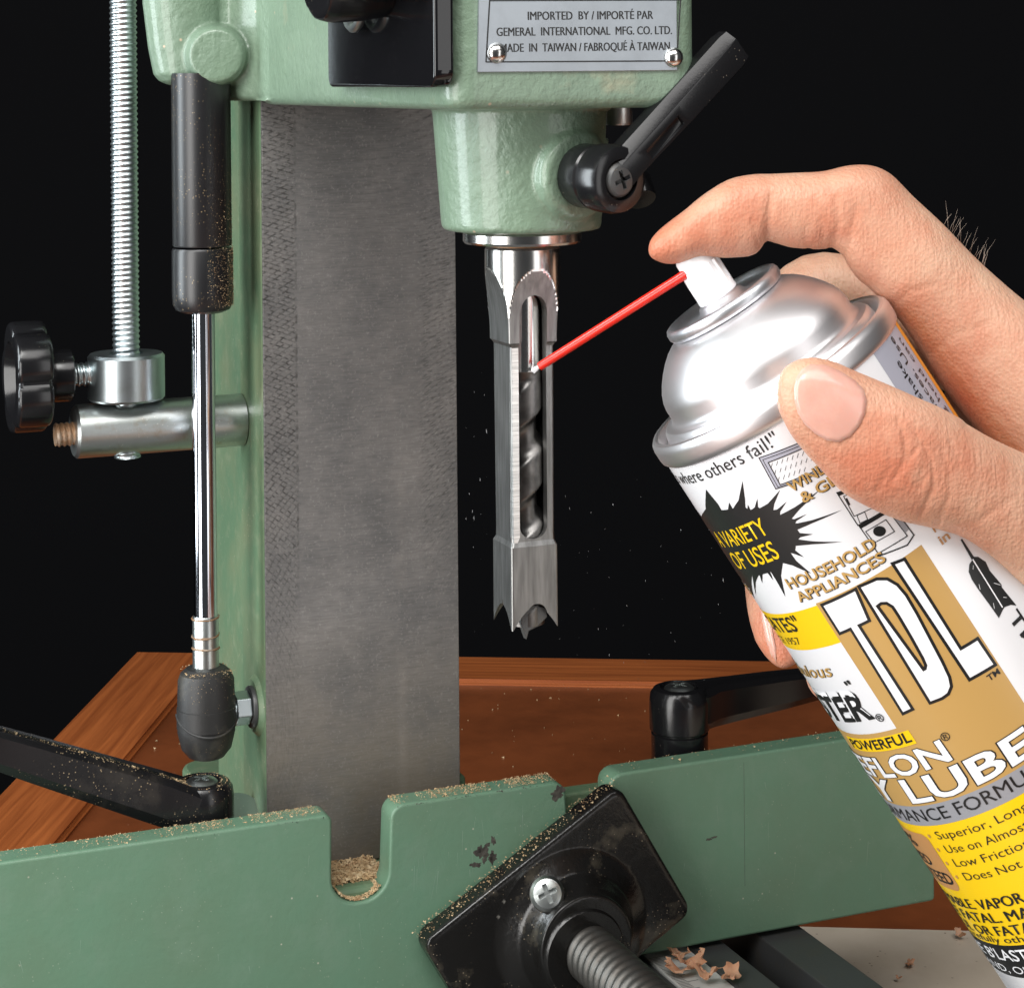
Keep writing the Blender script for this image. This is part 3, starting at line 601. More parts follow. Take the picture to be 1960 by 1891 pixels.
for i in range(46):
    u=random.uniform(-120,190) if i<26 else random.gauss(28,14); z_=random.uniform(-270,-228) if i<26 else random.uniform(-246,-224); L_=random.uniform(1,9); tl=random.gauss(0,.12); wd=random.uniform(.03,.07); b=len(sv_)
    sv_+=[(u-wd,FV0-.02,z_),(u+wd,FV0-.02,z_),(u+tl*L_+wd*.3,FV0-.02,z_-L_),(u+tl*L_-wd*.3,FV0-.02,z_-L_)]; sf_.append((b,b+1,b+2,b+3))
mk('scratches',(sv_,sf_),m_scr,fen,recalc=False,kind='stuff')
def edge_c():
    u=random.choice([random.uniform(-75,-20),random.uniform(-40,-20),random.uniform(3,56),random.uniform(3,30)]); return (u,FV0+.05+random.random()*.3,ZT-.55-random.random()*.5)
mk('edge_chips',scatter(edge_c,240,.12,.5,.4),m_dark,fen,ang=10,kind='stuff')
# ------------------------------------------------------------------ clamp levers behind the fence
def dirpx(px0,py0,v0,px1,py1,v1): return onv(px1,py1,v1)-onv(px0,py0,v0)
def lever(label,px,py_top,v,r,zbot,armdir,armlen,w0,w1,dust,hoff):
    top=onv(px,py_top,v); rt=root('clamp_lever',label,'lever',(top.x,v,zbot),group='black locking levers behind the fence')
    mt=m_blkdust if dust else m_blk; u_,z_=top.x,top.z
    mk('hub',lathe([(.1,zbot-z_),(r*.92,zbot-z_),(r*.95,zbot-z_+.6),(r*.95,-15.2),(r*.9,-14.8),(r*.9,-14.3),(r,-13.8),(r*1.01,-5),(r*.97,-2.2),(r*.86,-.6),(r*.7,0),(r*.66,0),(r*.64,-1.6),(.1,-1.6)],(u_,v,z_),(0,0,1),56),mt,rt)
    d=Vector(armdir).normalized(); sd=Vector((0,0,1)).cross(d).normalized(); up=d.cross(sd)
    c0=Vector((u_,v,z_-hoff))
    def sc_(t,hw,hh): 
        c=c0+d*armlen*t; return [c+sd*x*hw+up*y*hh for x,y in ((-1,-.55),(-.7,-1),(.7,-1),(1,-.55),(1,.72),(.86,.9),(.74,1.0),(.62,.9),(-.62,.9),(-.74,1.0),(-.86,.9),(-1,.72))]
    mk('arm',rings([sc_(.0,r*.93,6.4),sc_(.07,r*.92,6.8),sc_(.16,w0*1.12,6.9),sc_(.3,w0,6.6),sc_(.6,(w0+w1)/2,5.8),sc_(.95,w1,4.4),sc_(1,w1*.7,3)]),mt,rt,ang=25)
    phillips((u_,v,z_-1.7),(0,0,1),r*.52,2.2,'screw',m_zinc2,rt,twist=.5)
    return rt,c0,d,sd,up
LL=lever('dusty black locking lever at left of the column reaching out of frame',386,1492,130,9.6,-262,dirpx(386,1530,130,0,1410,124),96,6.0,5.0,True,9.4)
RL=lever('clean black locking lever standing right of the column behind the spray can',1300,1313,129,9.9,-246,dirpx(1300,1360,129,1540,1316,150),82,5.6,4.8,False,7.2)
mk('lever_post',lathe([(.1,0),(6.2,0),(6.2,32),(.1,32)],M2W(W2M(P(1300,1460,690))) and (onv(1300,1455,129).x,129,-262),(0,0,1),32),m_zinc2,RL[0])
# ------------------------------------------------------------------ workpiece clamp
pcn=onv(1074,1774,99); RA=R(30.2)
wc=root('workpiece_clamp','black enamelled clamp pad on a threaded rod pressing toward the green fence','clamp',(pcn.x,95,-278))
ux,uz=math.cos(RA),math.sin(RA)
def PD(x,y,w): return (pcn.x+x*ux-y*uz, w, pcn.z+x*uz+y*ux)
hw,hh=38.0,25.0
pl=roundpoly([(-hw,-hh,4),(hw,-hh,4),(hw,hh,4),(-hw,hh,4)],6)
def padface():
    plate=prism(pl,lambda x,y,w:PD(x,y,w),107.5,98.6,1.0,2)
    c=Vector(PD(2,-3,0)); fl=lathe([(.1,0),(27,0),(23,2.2),(19,5),(16.5,9),(15,13),(.1,13)],(c.x,99.6,c.z),(0,-1,0),48)
    ribs=[]
    for (x0,y0,x1,y1,h0) in ((2,-3,-33,-8,6),(2,-3,33,2,6),(2,-3,0,20,5),(2,-3,4,-22,5)):
        rs=[]
        for k in range(9):
            t=k/8; x=x0+(x1-x0)*t; y=y0+(y1-y0)*t; d=Vector((x1-x0,y1-y0)).normalized(); n_=Vector((-d.y,d.x)); h_=h0*(1-t)**1.3+.3; wd=4.6-2*t
            rs.append([PD(x+n_.x*a*wd,y+n_.y*a*wd,99.4-b*h_) for a,b in ((-1,-.4),(-.75,.25),(-.35,.85),(0,1),(.35,.85),(.75,.25),(1,-.4))])
        ribs.append(rings(rs))
    return remesh(join(plate,fl,*ribs),.62,3)
pad=mk('clamp_pad',padface(),m_pad,wc,ang=180)
bc=onv(1128,1822,86)
bx=Vector((bc.x,0,bc.z))
rd=Vector((.02,-1,-.02)).normalized()
mk('boss',lathe([(.1,0),(16.5,0),(15.6,6),(14.2,12),(13.6,15),(12.6,16),(9.4,16.2),(.1,16.2)],(bx.x-1.5,102,bx.z),rd,56),m_pad,wc)
mk('threaded_shaft',thread((bx.x+.2,90,bx.z-.3),rd,8.4,1.0,3.6,120,40,8),m_iron2,wc,ang=60)
sc0=onv(1053,1716,90); phillips((sc0.x,92.5,sc0.z),Vector((-.35,-1,.45)),5.3,3.4,'screw',m_zinc2,wc,twist=.4)
# ------------------------------------------------------------------ table, rails, ruler, board under the fence
tb=root('machine_table','dark cast iron machine table rails with a white scale under the fence','table',(110,40,-H))
def rail(name,u0,u1,z0,z1,mt,v0=-160,v1=150,bev=.5):
    return mk(name,prism([(u0,z0),(u1,z0),(u1,z1),(u0,z1)],lambda x,y,w:(x,w,y),v0,v1,bev),mt,tb)
rail('table_body',-150,87.6,-H+.2,-281.2,m_iron)
rail('rail',103.3,115.2,-H+.2,-280,m_iron)
rail('slot_floor',115.4,128,-H+.2,-298,m_iron)
rail('rail',128.4,144.6,-H+.2,-280.2,m_iron)
sr=rail('scale_strip',87.8,103.1,-H+.2,-280.6,m_ruler,bev=.2)
ts=[];tf=[]
for i in range(90):
    v_=110-i*1.0; L_=7 if i%10==0 else 5 if i%5==0 else 3.4; b=len(ts)
    for uu,vv in ((88.3,v_),(88.3+L_,v_),(88.3+L_,v_+.28),(88.3,v_+.28)): ts.append((uu,vv,-280.55))
    tf.append((b,b+1,b+2,b+3))
mk('scale_ticks',(ts,tf),m_ink,sr,recalc=False)
bb=P(1545,1772,1); bb=bb*(-(H-9)/bb.z)
wbm=prism([(-150,0),(420,0),(420,-500),(-150,-500)],lambda x,y,w:Vector((bb.x,bb.y,0))+(Matrix.Rotation(R(-4.8),3,'Z')@Vector((x,y,0)))+Vector((0,0,w)),-H+.2,-H+9,.5)
wb=mk('board',wbm,m_beige,None,'W'); tag(wb,'beige speckled board lying on the bench beside the dark rails','board')
# ------------------------------------------------------------------ spray can
CC=P(1479,726,505); TH=R(32.5); CA=Vector((-math.sin(TH),0,math.cos(TH))); RB=32.6
r0=CC.normalized(); CN=(-r0+CA*r0.dot(CA)).normalized(); CS=CA.cross(CN)
if CS.x<0: CS=-CS
can=root('spray_can','white gold and yellow aerosol lubricant can tilted left in the hand','spray can',CC-CA*165,'W')
def canuv(px,py):
    D=ray(px,py); w_=-CC; Dp=D-CA*D.dot(CA); wp_=w_-CA*w_.dot(CA); A=Dp.dot(Dp); B=2*Dp.dot(wp_); c_=wp_.dot(wp_)-RB*RB; disc=max(B*B-4*A*c_,0)
    p=D*((-B-math.sqrt(disc))/(2*A))-CC; return Vector((RB*math.atan2(p.dot(CS),p.dot(CN)),p.dot(CA)))
def cansurf(s,t,lay): ph=s/RB; return CC+CA*t+(CN*math.cos(ph)+CS*math.sin(ph))*(RB+.035*lay)
cb=mk('can_body',lathe([(.1,-165),(27,-165),(31,-164),(RB,-161),(RB,-2.4),(.1,-2.4)],CC,CA,128),m_white,can,'W')
mk('can_shoulder',lathe([(RB-.5,-3.6),(32.9,-3.0),(33.4,-2.4),(33.55,-1.4),(33.55,.8),(33.3,1.9),(32.7,2.6),(32.0,2.8),(31.4,2.5),(31.0,1.6),(30.8,.2),(30.5,-.3),(29.9,-.4),(29.5,0),(29.3,1.4),(29.0,2.6),(28.4,3.3),(27.6,3.55),(26.9,3.6),(26.3,3.9),(25.9,4.5),(25.75,5.4),(25.75,7.6),(25.45,9.2),(24.7,11.0),(23.5,12.9),(22.0,14.8),(20.2,16.7),(18.3,18.3),(16.5,19.4),(15.2,19.9),(14.4,20.0),(.1,20.0)],CC,CA,160),m_alu,can,'W',ang=32)
cup=mk('valve_cup',lathe([(13.4,20.0),(14.7,20.0),(15.4,20.4),(15.8,21.2),(15.8,22.4),(15.4,23.2),(14.8,23.5),(14.2,23.3),(13.6,22.4),(12.8,21.8),(7.5,21.9),(6.4,22.4),(5.8,23.6),(4.8,24.4),(.1,24.4)],CC,CA,96),m_aluw,can,'W',ang=50)
bt_=mk('actuator_button',join(lathe([(.1,23.6),(5.0,23.6),(5.2,24.4),(5.15,26.4),(4.95,27.0),(4.8,31),(4.7,35.5),(4.2,36.6),(.1,37)],CC,CA,40),*[box(CC+CA*29.5+(CN*math.cos(a)+CS*math.sin(a))*4.85,(.35,.35,3.2),.1,Matrix((CS,CN,CA)).transposed()) for a in [i*.42 for i in range(15)]]),m_plast,can,'W',ang=40)
s0=CC+CA*33.0-CS*3.4+CN*2.0
s1=M2W((1.3,-4.6,0)); s1=P(1034,701,W2M(P(1034,701,526)).y*0+524)
mk('straw',tube([s0,s0+(s1-s0)*.06,s0+(s1-s0)*.5,s1],[1.25,1.15,1.12,1.12],16),m_red,can,'W',ang=40)
# --- label prints (flat ink laid on the can wall)
def wrap(bm,lay,mt,name='print'):
    xs=[v.co.x for v in bm.verts]
    if not xs: bm.free(); return
    x=math.floor(min(xs)/1.5)*1.5+1.5
    while x<max(xs):
        bmesh.ops.bisect_plane(bm,geom=bm.verts[:]+bm.edges[:]+bm.faces[:],plane_co=(x,0,0),plane_no=(1,0,0),dist=1e-4); x+=1.5
    bmesh.ops.triangulate(bm,faces=bm.faces)
    for v in bm.verts: v.co=cansurf(v.co.x,v.co.y,lay)
    for f in bm.faces:
        f.normal_update(); c=f.calc_center_median(); rr=c-CC; rr-=CA*rr.dot(CA)
        if f.normal.dot(rr)<0: f.normal_flip()
        f.smooth=True
    return mk(name,bm,mt,cb,'W',recalc=False)
def flat(poly,holes=()):
    bm=bmesh.new(); es=[]
    for pl_ in (poly,*holes):
        vs_=[bm.verts.new((p[0],p[1],0)) for p in pl_]; es+=[bm.edges.new((vs_[i],vs_[(i+1)%len(vs_)])) for i in range(len(vs_))]
    bmesh.ops.triangle_fill(bm,edges=es,use_beauty=True,use_dissolve=False); return bm
def st(*q_): return [canuv(*p) for p in q_]
def panel(s_a,s_b,t_a,t_b,mt,lay,name='label_panel'): return wrap(flat([(s_a,t_a),(s_b,t_a),(s_b,t_b),(s_a,t_b)]),lay,mt,name)
c3=lambda x,y:(1198.1+x*.38904,289.2+y*.38904)
c4=lambda x,y:(1198.1+x*.4757,991.6+y*.4757)
kb_=lambda x,y:(1239.5+x*.36757,785+y*.36757)
kr=lambda x,y:(1693.9+x*.24031,950.2+y*.24031)      # close view of the gold panel
kl=lambda x,y:(1388.2+x*.21853,1115.5+y*.21853)     # close view of the left label edge
kf=lambda x,y:(1652.6+x*.25702,1404.7+y*.25702)     # close view of the can foot
def ctext(t,a,b,cap,mt,lay=4,off=0,shear=0,hi=None):
    return wrap(textfit(t,a,b,cap,off,shear,hi=hi),lay,mt,'lettering')
panel(-21.2,7.9,-43.7,-98.0,m_gold,1); panel(-62,-21.0,-77.8,-98.0,m_gold,1)
panel(-62,-21.2,-44.2,-54.3,m_yel,1)
panel(-62,9,-97.8,-103.2,m_grey,2)
panel(-62,40,-103.0,-136.5,m_yel,1)
panel(-75,60,-136.4,-145.5,m_ink,2)
panel(25,42.4,-2.2,-60,m_lgrey,1); panel(42.2,46.6,-2.2,-70,m_orange,2); panel(46.4,47.4,-2.2,-70,m_ink,2); panel(47.4,54,-2.2,-70,m_orange,1)
# top slogan
ctext('works where others fail!"',(-56,-7.9),(-6.4,-7.0),3.2,m_ink)
# burst
bp_=[(305,413),(385,520),(425,480),(440,520),(495,368),(510,505),(522,490),(545,515),(572,460),(584,510),(690,415),(655,520),(725,475),(690,545),(900,412),(750,565),(830,540),(770,590),(1015,518),(780,622),(862,645),(785,672),(1012,685),(772,706),(815,765),(745,742),(852,850),(705,795),(718,970),(640,838),(655,885),(612,850),(598,900),(578,860),(566,965),(545,855)]
bpts=[canuv(*kb_(*p)) for p in bp_]
cb_=canuv(*kb_(560,660)); 
bpts+=[Vector(q_) for q_ in ((-46,-41),(-45.5,-37),(-50,-38),(-48.5,-34),(-55,-34),(-50.5,-30),(-58,-27),(-51,-25),(-55,-21),(-49,-20.5),(-52,-14.5),(-46.2,-17.5))]
bq=[]
for i in range(len(bpts)):
    p=bpts[i]; q_=bpts[(i+1)%len(bpts)]; bq.append(p); m_=(p+q_)/2; inn=cb_+(m_-cb_)*.90; bq.append(inn)
wrap(flat(bq),2,m_ink,'burst')
a,b=st(kb_(385,692),kb_(640,640)); ctext('A VARIETY',(-43.6,-25.6),(-21.0,-24.4),4.2,m_yel,off=.006,shear=.1)
ctext('OF USES',(-41.5,-31.6),(-22.2,-30.6),4.5,m_yel,off=.006,shear=.1)
ctext('WIPES',(-56,-40.0),(-44,-39.6),2.6,m_ink,3,.02); ctext('WIPES',(-56,-39.8),(-44.2,-39.4),2.6,m_gold,5,.012)
# window drawing
def quadline(pts,wd,mt,lay,closed=True):
    q_=[canuv(*p) for p in pts]; n_=len(q_)
    for i in range(n_ if closed else n_-1):
        p=q_[i]; e=q_[(i+1)%n_]; d=(e-p); 
        if d.length<.05: continue
        d.normalize(); nn=Vector((-d.y,d.x))*wd/2; wrap(flat([p+nn-d*wd/2,p-nn-d*wd/2,e-nn+d*wd/2,e+nn+d*wd/2]),lay,mt,'drawing_line')
wrap(flat([canuv(*kb_(*p)) for p in((580,248),(860,140),(985,290),(668,410))],[[canuv(*kb_(*p)) for p in((628,272),(855,178),(945,285),(690,388))]]),2,m_lgrey,'window_drawing')
quadline([kb_(*p) for p in((580,248),(860,140),(985,290),(668,410))],.22,m_ink,3); quadline([kb_(*p) for p in((628,272),(855,178),(945,285),(690,388))],.22,m_ink,3)
quadline([kb_(*p) for p in((600,258),(858,158),(965,288),(679,400))],.15,m_ink,3)
for i in range(22):
    x=650+ (i%8)*27+ (i//8)*18; y=275-(i%8)*10+(i//8)*36; quadline([kb_(x,y),kb_(x-6,y+22)],.1,m_ink,3,False)
def shadowtext(t,a,b,cap,ox=.16,oy=-.2):
    ctext(t,(a[0]+ox,a[1]+oy),(b[0]+ox,b[1]+oy),cap,m_ink,4,.022); ctext(t,a,b,cap,m_gold,6,.018)
a,b=st(kb_(752,425),kb_(930,350)); shadowtext('WINDOWS',(a.x,a.y),(a.x+18,a.y+.1),2.3)
a,b=st(kb_(815,482),kb_(1000,410)); shadowtext('& GLASS',(a.x,a.y),(a.x+16,a.y),2.4)
shadowtext('HOUSEHOLD',(-25.2,-38.4),(-.8,-38.4),2.55); shadowtext('APPLIANCES',(-24.8,-42.1),(-.8,-42.1),2.45)
# stove drawing
quadline([kb_(*p) for p in((985,430),(1090,395),(1240,518),(1095,600))],.22,m_ink,3)
quadline([kb_(*p) for p in((1020,448),(1085,425),(1190,500),(1075,552))],.16,m_ink,3)
wrap(flat([canuv(*kb_(*p)) for p in((1095,598),(1245,512),(1256,530),(1108,618))]),3,m_ink,'stove_drawing')
wrap(flat([canuv(*kb_(*p)) for p in((985,432),(1088,392),(1100,402),(998,446))]),3,m_ink,'stove_drawing')
quadline([kb_(*p) for p in((1108,612),(1256,528),(1352,655),(1200,745))],.22,m_ink,3)
quadline([kb_(*p) for p in((1135,632),(1240,570),(1285,632),(1180,690))],.18,m_ink,3)
wrap(flat([canuv(*kb_(1207+33*math.cos(t*.3),630+27*math.sin(t*.3))) for t in range(21)]),3,m_ink,'stove_drawing')
wrap(flat([canuv(*kb_(*p)) for p in((1252,524),(1290,520),(1362,618),(1340,640))]),3,m_grey,'stove_drawing')
quadline([kb_(*p) for p in((1290,520),(1386,650),(1352,702),(1200,760))],.3,m_ink,3,False)
quadline([kb_(1090,548),kb_(1130,530),kb_(1145,570),kb_(1105,588)],.14,m_ink,3); quadline([kb_(1036,462),kb_(1050,490)],.35,m_ink,3,False)
# yellow box text, script and cartoon lettering
ctext('"LUBRICATES"',(-66,-50.2),(-29.6,-49.0),3.9,m_ink,off=.012,shear=-.08)
ctext('SINCE 1957',(-52,-53.2),(-33.6,-52.6),1.9,m_ink,off=-.004)
ctext('Fabulous',(-54,-62.6),(-29.0,-61.8),3.3,m_ink,3,.012,.25); ctext('Fabulous',(-54.1,-62.5),(-29.1,-61.7),3.3,m_gold,5,.006,.25)
ctext("B'LASTER",(-68,-74.6),(-25.6,-73.8),7.4,m_ink,3,.035,.12); ctext("B'LASTER",(-68.4,-74.0),(-26.2,-73.0),7.2,m_white,4,.022,.12); ctext("B'LASTER",(-68,-74.8),(-25.8,-74.0),6.4,m_ink,5,.02,.12)
ctext('"',(-27,-66.4),(-25.4,-66.2),2.6,m_ink,5,.02); ctext('®',(-24.8,-75.2),(-22.6,-75.2),1.9,m_ink,5,.01)
# TDL
Tp=[c4(*p) for p in((796,352),(922,293),(972,408),(930,428),(1146,764),(1116,778),(906,437),(862,456))]
Dp_=[kr(*p) for p in((-480,-260),(-240,-330),(-120,-300),(30,720),(0,0))]
T2=[canuv(*p) for p in Tp]
D2=[canuv(*p) for p in [c4(*p) for p in((946,278),(1010,250),(1050,250),(1088,272),(1122,312),(1165,385),(1215,480),(1268,580),(1296,640),(1303,675),(1292,702),(1270,718),(1226,735))]]
Dh=[canuv(*p) for p in [c4(*p) for p in((1004,352),(1024,336),(1050,335),(1078,352),(1104,392),(1150,470),(1200,560),(1213,590),(1210,608),(1196,616))]]
L2=[canuv(*p) for p in [c4(*p) for p in((1082,186),(1118,172),(1345,533),(1413,492),(1477,587),(1384,641))]]
def grow(pl_,d):
    n_=len(pl_); ar=sum(pl_[i].x*pl_[(i+1)%n_].y-pl_[(i+1)%n_].x*pl_[i].y for i in range(n_)); sg=1 if ar>0 else -1; out=[]
    for i in range(n_):
        a_=(pl_[i]-pl_[i-1]).normalized(); b_=(pl_[(i+1)%n_]-pl_[i]).normalized(); na=Vector((a_.y,-a_.x))*sg; nb=Vector((b_.y,-b_.x))*sg
        m_=(na+nb); m_=m_/max(.25,m_.length_squared)*2; out.append(pl_[i]+m_*d)
    return out
for pl_,hl in ((T2,None),(D2,Dh),(L2,None)):
    wrap(flat(grow(pl_,.72),[grow(hl,-.72)] if hl else ()),3,m_ink,'lettering'); wrap(flat(pl_,[hl] if hl else ()),5,m_white,'lettering')
a=canuv(*c4(1462,655)); ctext('TM',(a.x,a.y),(a.x+3.1,a.y),1.35,m_ink,4,.02)
panel(-42.4,-18.6,-79.0,-82.6,m_yel,3); ctext('POWERFUL',(-41.6,-82.1),(-19.3,-81.8),2.5,m_ink,5,.02,.1)
def outtext(t,a,b,cap,o1=.045,o2=.022): ctext(t,a,b,cap,m_ink,4,o1); ctext(t,a,b,cap,m_white,6,o2)
outtext('TEFLON',(-53,-90.2),(-13.2,-89.0),5.2); ctext('®',(-12.6,-84.6),(-10.4,-84.6),1.9,m_ink,5,.005)
outtext('DRY LUBE',(-66,-97.0),(4.5,-96.6),6.1)
ctext('HIGH PERFORMANCE FORMULA',(-77,-102.3),(6.2,-101.6),3.2,m_ink,5,0)
for k,(x,y,t_) in enumerate(((1258,1290,'Superior, Long-Lasting'),(1295,1345,'Use on Almost ANY Surface'),(1330,1400,'Low Friction Lubricant'),(1370,1455,'Does Not Contain Silicone'))):
    a=canuv(*c4(x,y)); ctext(t_,(a.x,a.y),(a.x+len(t_)*1.78,a.y+.1),2.1,m_ink,4,-.004)
    wrap(flat([(a.x-2.6+.42*math.cos(i*.5),a.y+.9+.5*math.sin(i*.5)) for i in range(12)]),4,m_tan,'bullet')
wrap(flat(roundpoly([(-62,-105.6,2),(-33.6,-105.6,2.2),(-33.6,-121.6,2.2),(-62,-121.6,2)],6)),3,m_tan,'label_box')
for t_,a,b,cp in(('100%',(-58,-110.6),(-41.5,-110.2),3.2),('SATISFIED',(-62,-115.6),(-39.5,-115.2),3.0),('GUARANTEED',(-66,-120.4),(-34.6,-119.8),3.2)): ctext(t_,a,b,cp,m_ink,5,.02)
for t_,b,tt,n_ in(('DANGER FLAMMABLE. VAPOR HARMFUL',-12.2,-125.4,1),('MAY BE FATAL. MAY CAUSE EYE',-13.5,-129.0,1),('HARMFUL OR FATAL IF SWALLOWED',-14.5,-132.6,1)):
    pass
for t_,sa,sb,tt,cp,of in(('FLAMMABLE. VAPOR HARMFUL',-56,3,-126.2,2.7,0),('MAY BE FATAL. MAY CAUSE',-60,2,-130.0,2.7,0),('HARMFUL OR FATAL IF SWAL',-62,2,-133.6,2.6,0)): ctext(t_,(sa,tt-.5),(sb,tt+.4),cp,m_ink,5,of); ctext(t_,(sa+.2,tt-.5),(sb+.2,tt+.4),cp,m_ink,5.4,of)
ctext('Read carefully other cautions',(-58,-135.9),(-2,-135.4),1.7,m_ink,5)
ctext("THE B'LASTER CORP",(-52,-141.0),(-4,-140.2),3.0,m_white,5,.012); ctext('CLEVELAND, OHIO • USA',(-62,-144.6),(-8,-144.0),2.0,m_white,5)
# feather and side lettering
fe=[kr(*p) for p in((600,345),(612,337),(706,480),(740,480),(800,520),(832,590),(925,700),(930,725),(1045,868),(1000,862),(950,880),(935,905),(906,968),(880,930),(830,860),(735,730),(690,660),(665,600),(670,540),(692,508))]
wrap(flat([canuv(*p) for p in fe]),3,m_ink,'feather_drawing'); quadline([kr(698,505),kr(930,878)],.32,m_white,5,False)
for p in(((865,690),(915,705)),((745,700),(755,740)),((700,550),(698,580)),((940,802),(965,805)),((860,850),(868,890))): quadline([kr(*p[0]),kr(*p[1])],.1,m_white,5,False)
a=canuv(*kr(955,1000)); a2=canuv(*kr(1135,1310))
bm=textfit('TNIRPREGNIF'[0:2] and 'PRINT',(a.x+.2,a.y-19),(a.x+.6,a.y+.4),3.4,.01,up=(-1,0))
for v in bm.verts: v.co.x=2*(a.x+1.7)-v.co.x-3.2+1.7
wrap(bm,4,m_ink,'lettering')
a=canuv(*kr(455,385)); ctext('in',(a.x,a.y),(a.x+2.6,a.y),2.1,m_tan,4,.02); a=canuv(*kr(425,300)); ctext('H',(a.x-.5,a.y+.8),(a.x+1.4,a.y+.8),1.8,m_tan,4,.02)
def axtext(t,s_,t0,t1,cap):
    bm=textfit(t,(s_,t0),(s_,t1),cap,.002,up=(-1,0)); wrap(bm,4,m_ink,'lettering')
axtext('Before use, shake',31.6,-42,-8.6,2.0); axtext('on surfaces. Use',35.3,-36,-3.6,2.0); axtext('spraying hold can',39.2,-42,-5.6,2.0)
# ------------------------------------------------------------------ hand
hand=root('hand','bare hand gripping the spray can with its index finger on the white button','hand',P(2300,1100,520),'W')
def limb(secs,dens=4,n=28,sup=2.3):
    """secs: (top px, bottom px, depth, half depth mm) -> smooth lofted closed limb"""
    C_=[]
    for (t,b,d,hd) in secs: 
        T_=P(*t,d); B_=P(*b,d); C_.append(((T_+B_)/2,(T_-B_)/2,hd))
    out=[]
    def cr(a,b,c,d_,t): return .5*((2*b)+(c-a)*t+(2*a-5*b+4*c-d_)*t*t+(3*b-a-3*c+d_)*t*t*t)
    N_=len(C_)
    for i in range(N_-1):
        q_=[C_[max(i-1,0)],C_[i],C_[i+1],C_[min(i+2,N_-1)]]
        for k in range(dens if i<N_-2 else dens+1):
            t=k/dens; c_=cr(*[x[0] for x in q_],t); h_=cr(*[x[1] for x in q_],t); d_=max(.3,cr(*[x[2] for x in q_],t)); rd_=c_.normalized(); ring=[]
            for j in range(n):
                th=2*math.pi*j/n; cs_,sn=math.cos(th),math.sin(th); f_=(abs(cs_)**sup+abs(sn)**sup)**(-1/sup)
                ring.append(c_+h_*(cs_*f_)+rd_*(sn*f_*d_))
            out.append(ring)
    return rings(out)
index=limb([((1241,472),(1241,484),504,1.2),((1247,457),(1246,493),504,4.5),((1262,440),(1260,501),504,6.6),((1284,422),(1282,506),504,7.6),((1312,401),(1314,502),504,8.2),((1346,373),(1348,494),504.5,8.6),((1394,344),(1398,494),505,9.0),((1440,334),(1444,488),506,9.2),((1476,333),(1470,464),507,9.2),((1520,331),(1512,474),508,9.6),((1575,328),(1562,478),509,10),((1624,317),(1600,478),510,10.6),((1668,317),(1618,502),511,11),((1706,334),(1640,532),512,11.4),((1748,376),(1672,560),513,11.8),((1806,430),(1712,602),514,12.4),((1868,494),(1756,664),516,13.2),((1930,550),(1795,728),517,14.5),((1990,600),(1850,800),518,17),((2060,670),(1920,880),519,20),((2140,760),(2020,980),520,22)])
thumb=limb([((1490,728),(1487,762),466,2.6),((1497,710),(1490,784),466,5),((1512,696),(1500,806),466,6.8),((1545,684),(1515,834),466,8),((1590,690),(1542,868),466.5,8.6),((1640,711),(1574,902),467,9),((1698,735),(1612,942),468,9.6),((1752,759),(1662,971),469,10.4),((1798,779),(1724,997),471,11),((1848,806),(1785,1011),474,11.5),((1902,836),(1848,1031),478,12.5),((1962,864),(1912,1080),484,15),((2040,900),(1962,1142),492,19),((2130,950),(2030,1215),502,23),((2240,990),(2150,1250),512,24)])
palm=limb([((1822,640),(1806,770),536,4),((1848,610),(1826,800),534,12),((1905,590),(1875,850),532,19),((1985,620),(1925,960),528,25),((2080,710),(2010,1090),524,28),((2200,800),(2110,1210),520,28),((2340,900),(2250,1260),520,25),((2500,1010),(2410,1330),522,24),((2800,1200),(2680,1560),528,28),((3300,1500),(3150,1950),540,34)])
def finger(pts,rad): return tube([P(*p) for p in pts],rad,24)
def bez(pts,rad,n=5):
    Pp=[P(*p) for p in pts]; o=[];r_=[]
    for i in range(len(Pp)-1):
        a_,b_,c_,d_=Pp[max(i-1,0)],Pp[i],Pp[i+1],Pp[min(i+2,len(Pp)-1)]
        for k in range(n): t=k/n; o.append(.5*((2*b_)+(c_-a_)*t+(2*a_-5*b_+4*c_-d_)*t*t+(3*b_-a_-3*c_+d_)*t**3)); r_.append(rad[i]+(rad[i+1]-rad[i])*t)
    o.append(Pp[-1]); r_.append(rad[-1]); return tube(o,r_,24)
middle=bez([(2080,850,540),(1930,720,546),(1780,640,553),(1660,580,556),(1560,556,555),(1490,640,552),(1470,760,548),(1470,860,546)],[14,12.5,11.2,10.2,9.8,9.2,8.6,5])
ring=bez([(2140,1000,540),(1990,900,552),(1850,900,562),(1700,930,566),(1570,990,560),(1497,1080,545),(1487,1150,533),(1497,1215,526),(1511,1258,522),(1518,1272,521)],[15,13,11,10,9.6,8.8,7.8,6.9,4.4,1.5])
pinky=bez([(2160,1130,545),(2050,1080,556),(1920,1080,563),(1790,1120,563),(1680,1180,556),(1605,1255,543),(1592,1300,534),(1596,1326,531),(1598,1336,530)],[14,11.5,10,9,8.4,7.6,6.6,4.2,1.5])
hb=remesh(join(index,thumb,palm,middle,ring,pinky),.66,5)
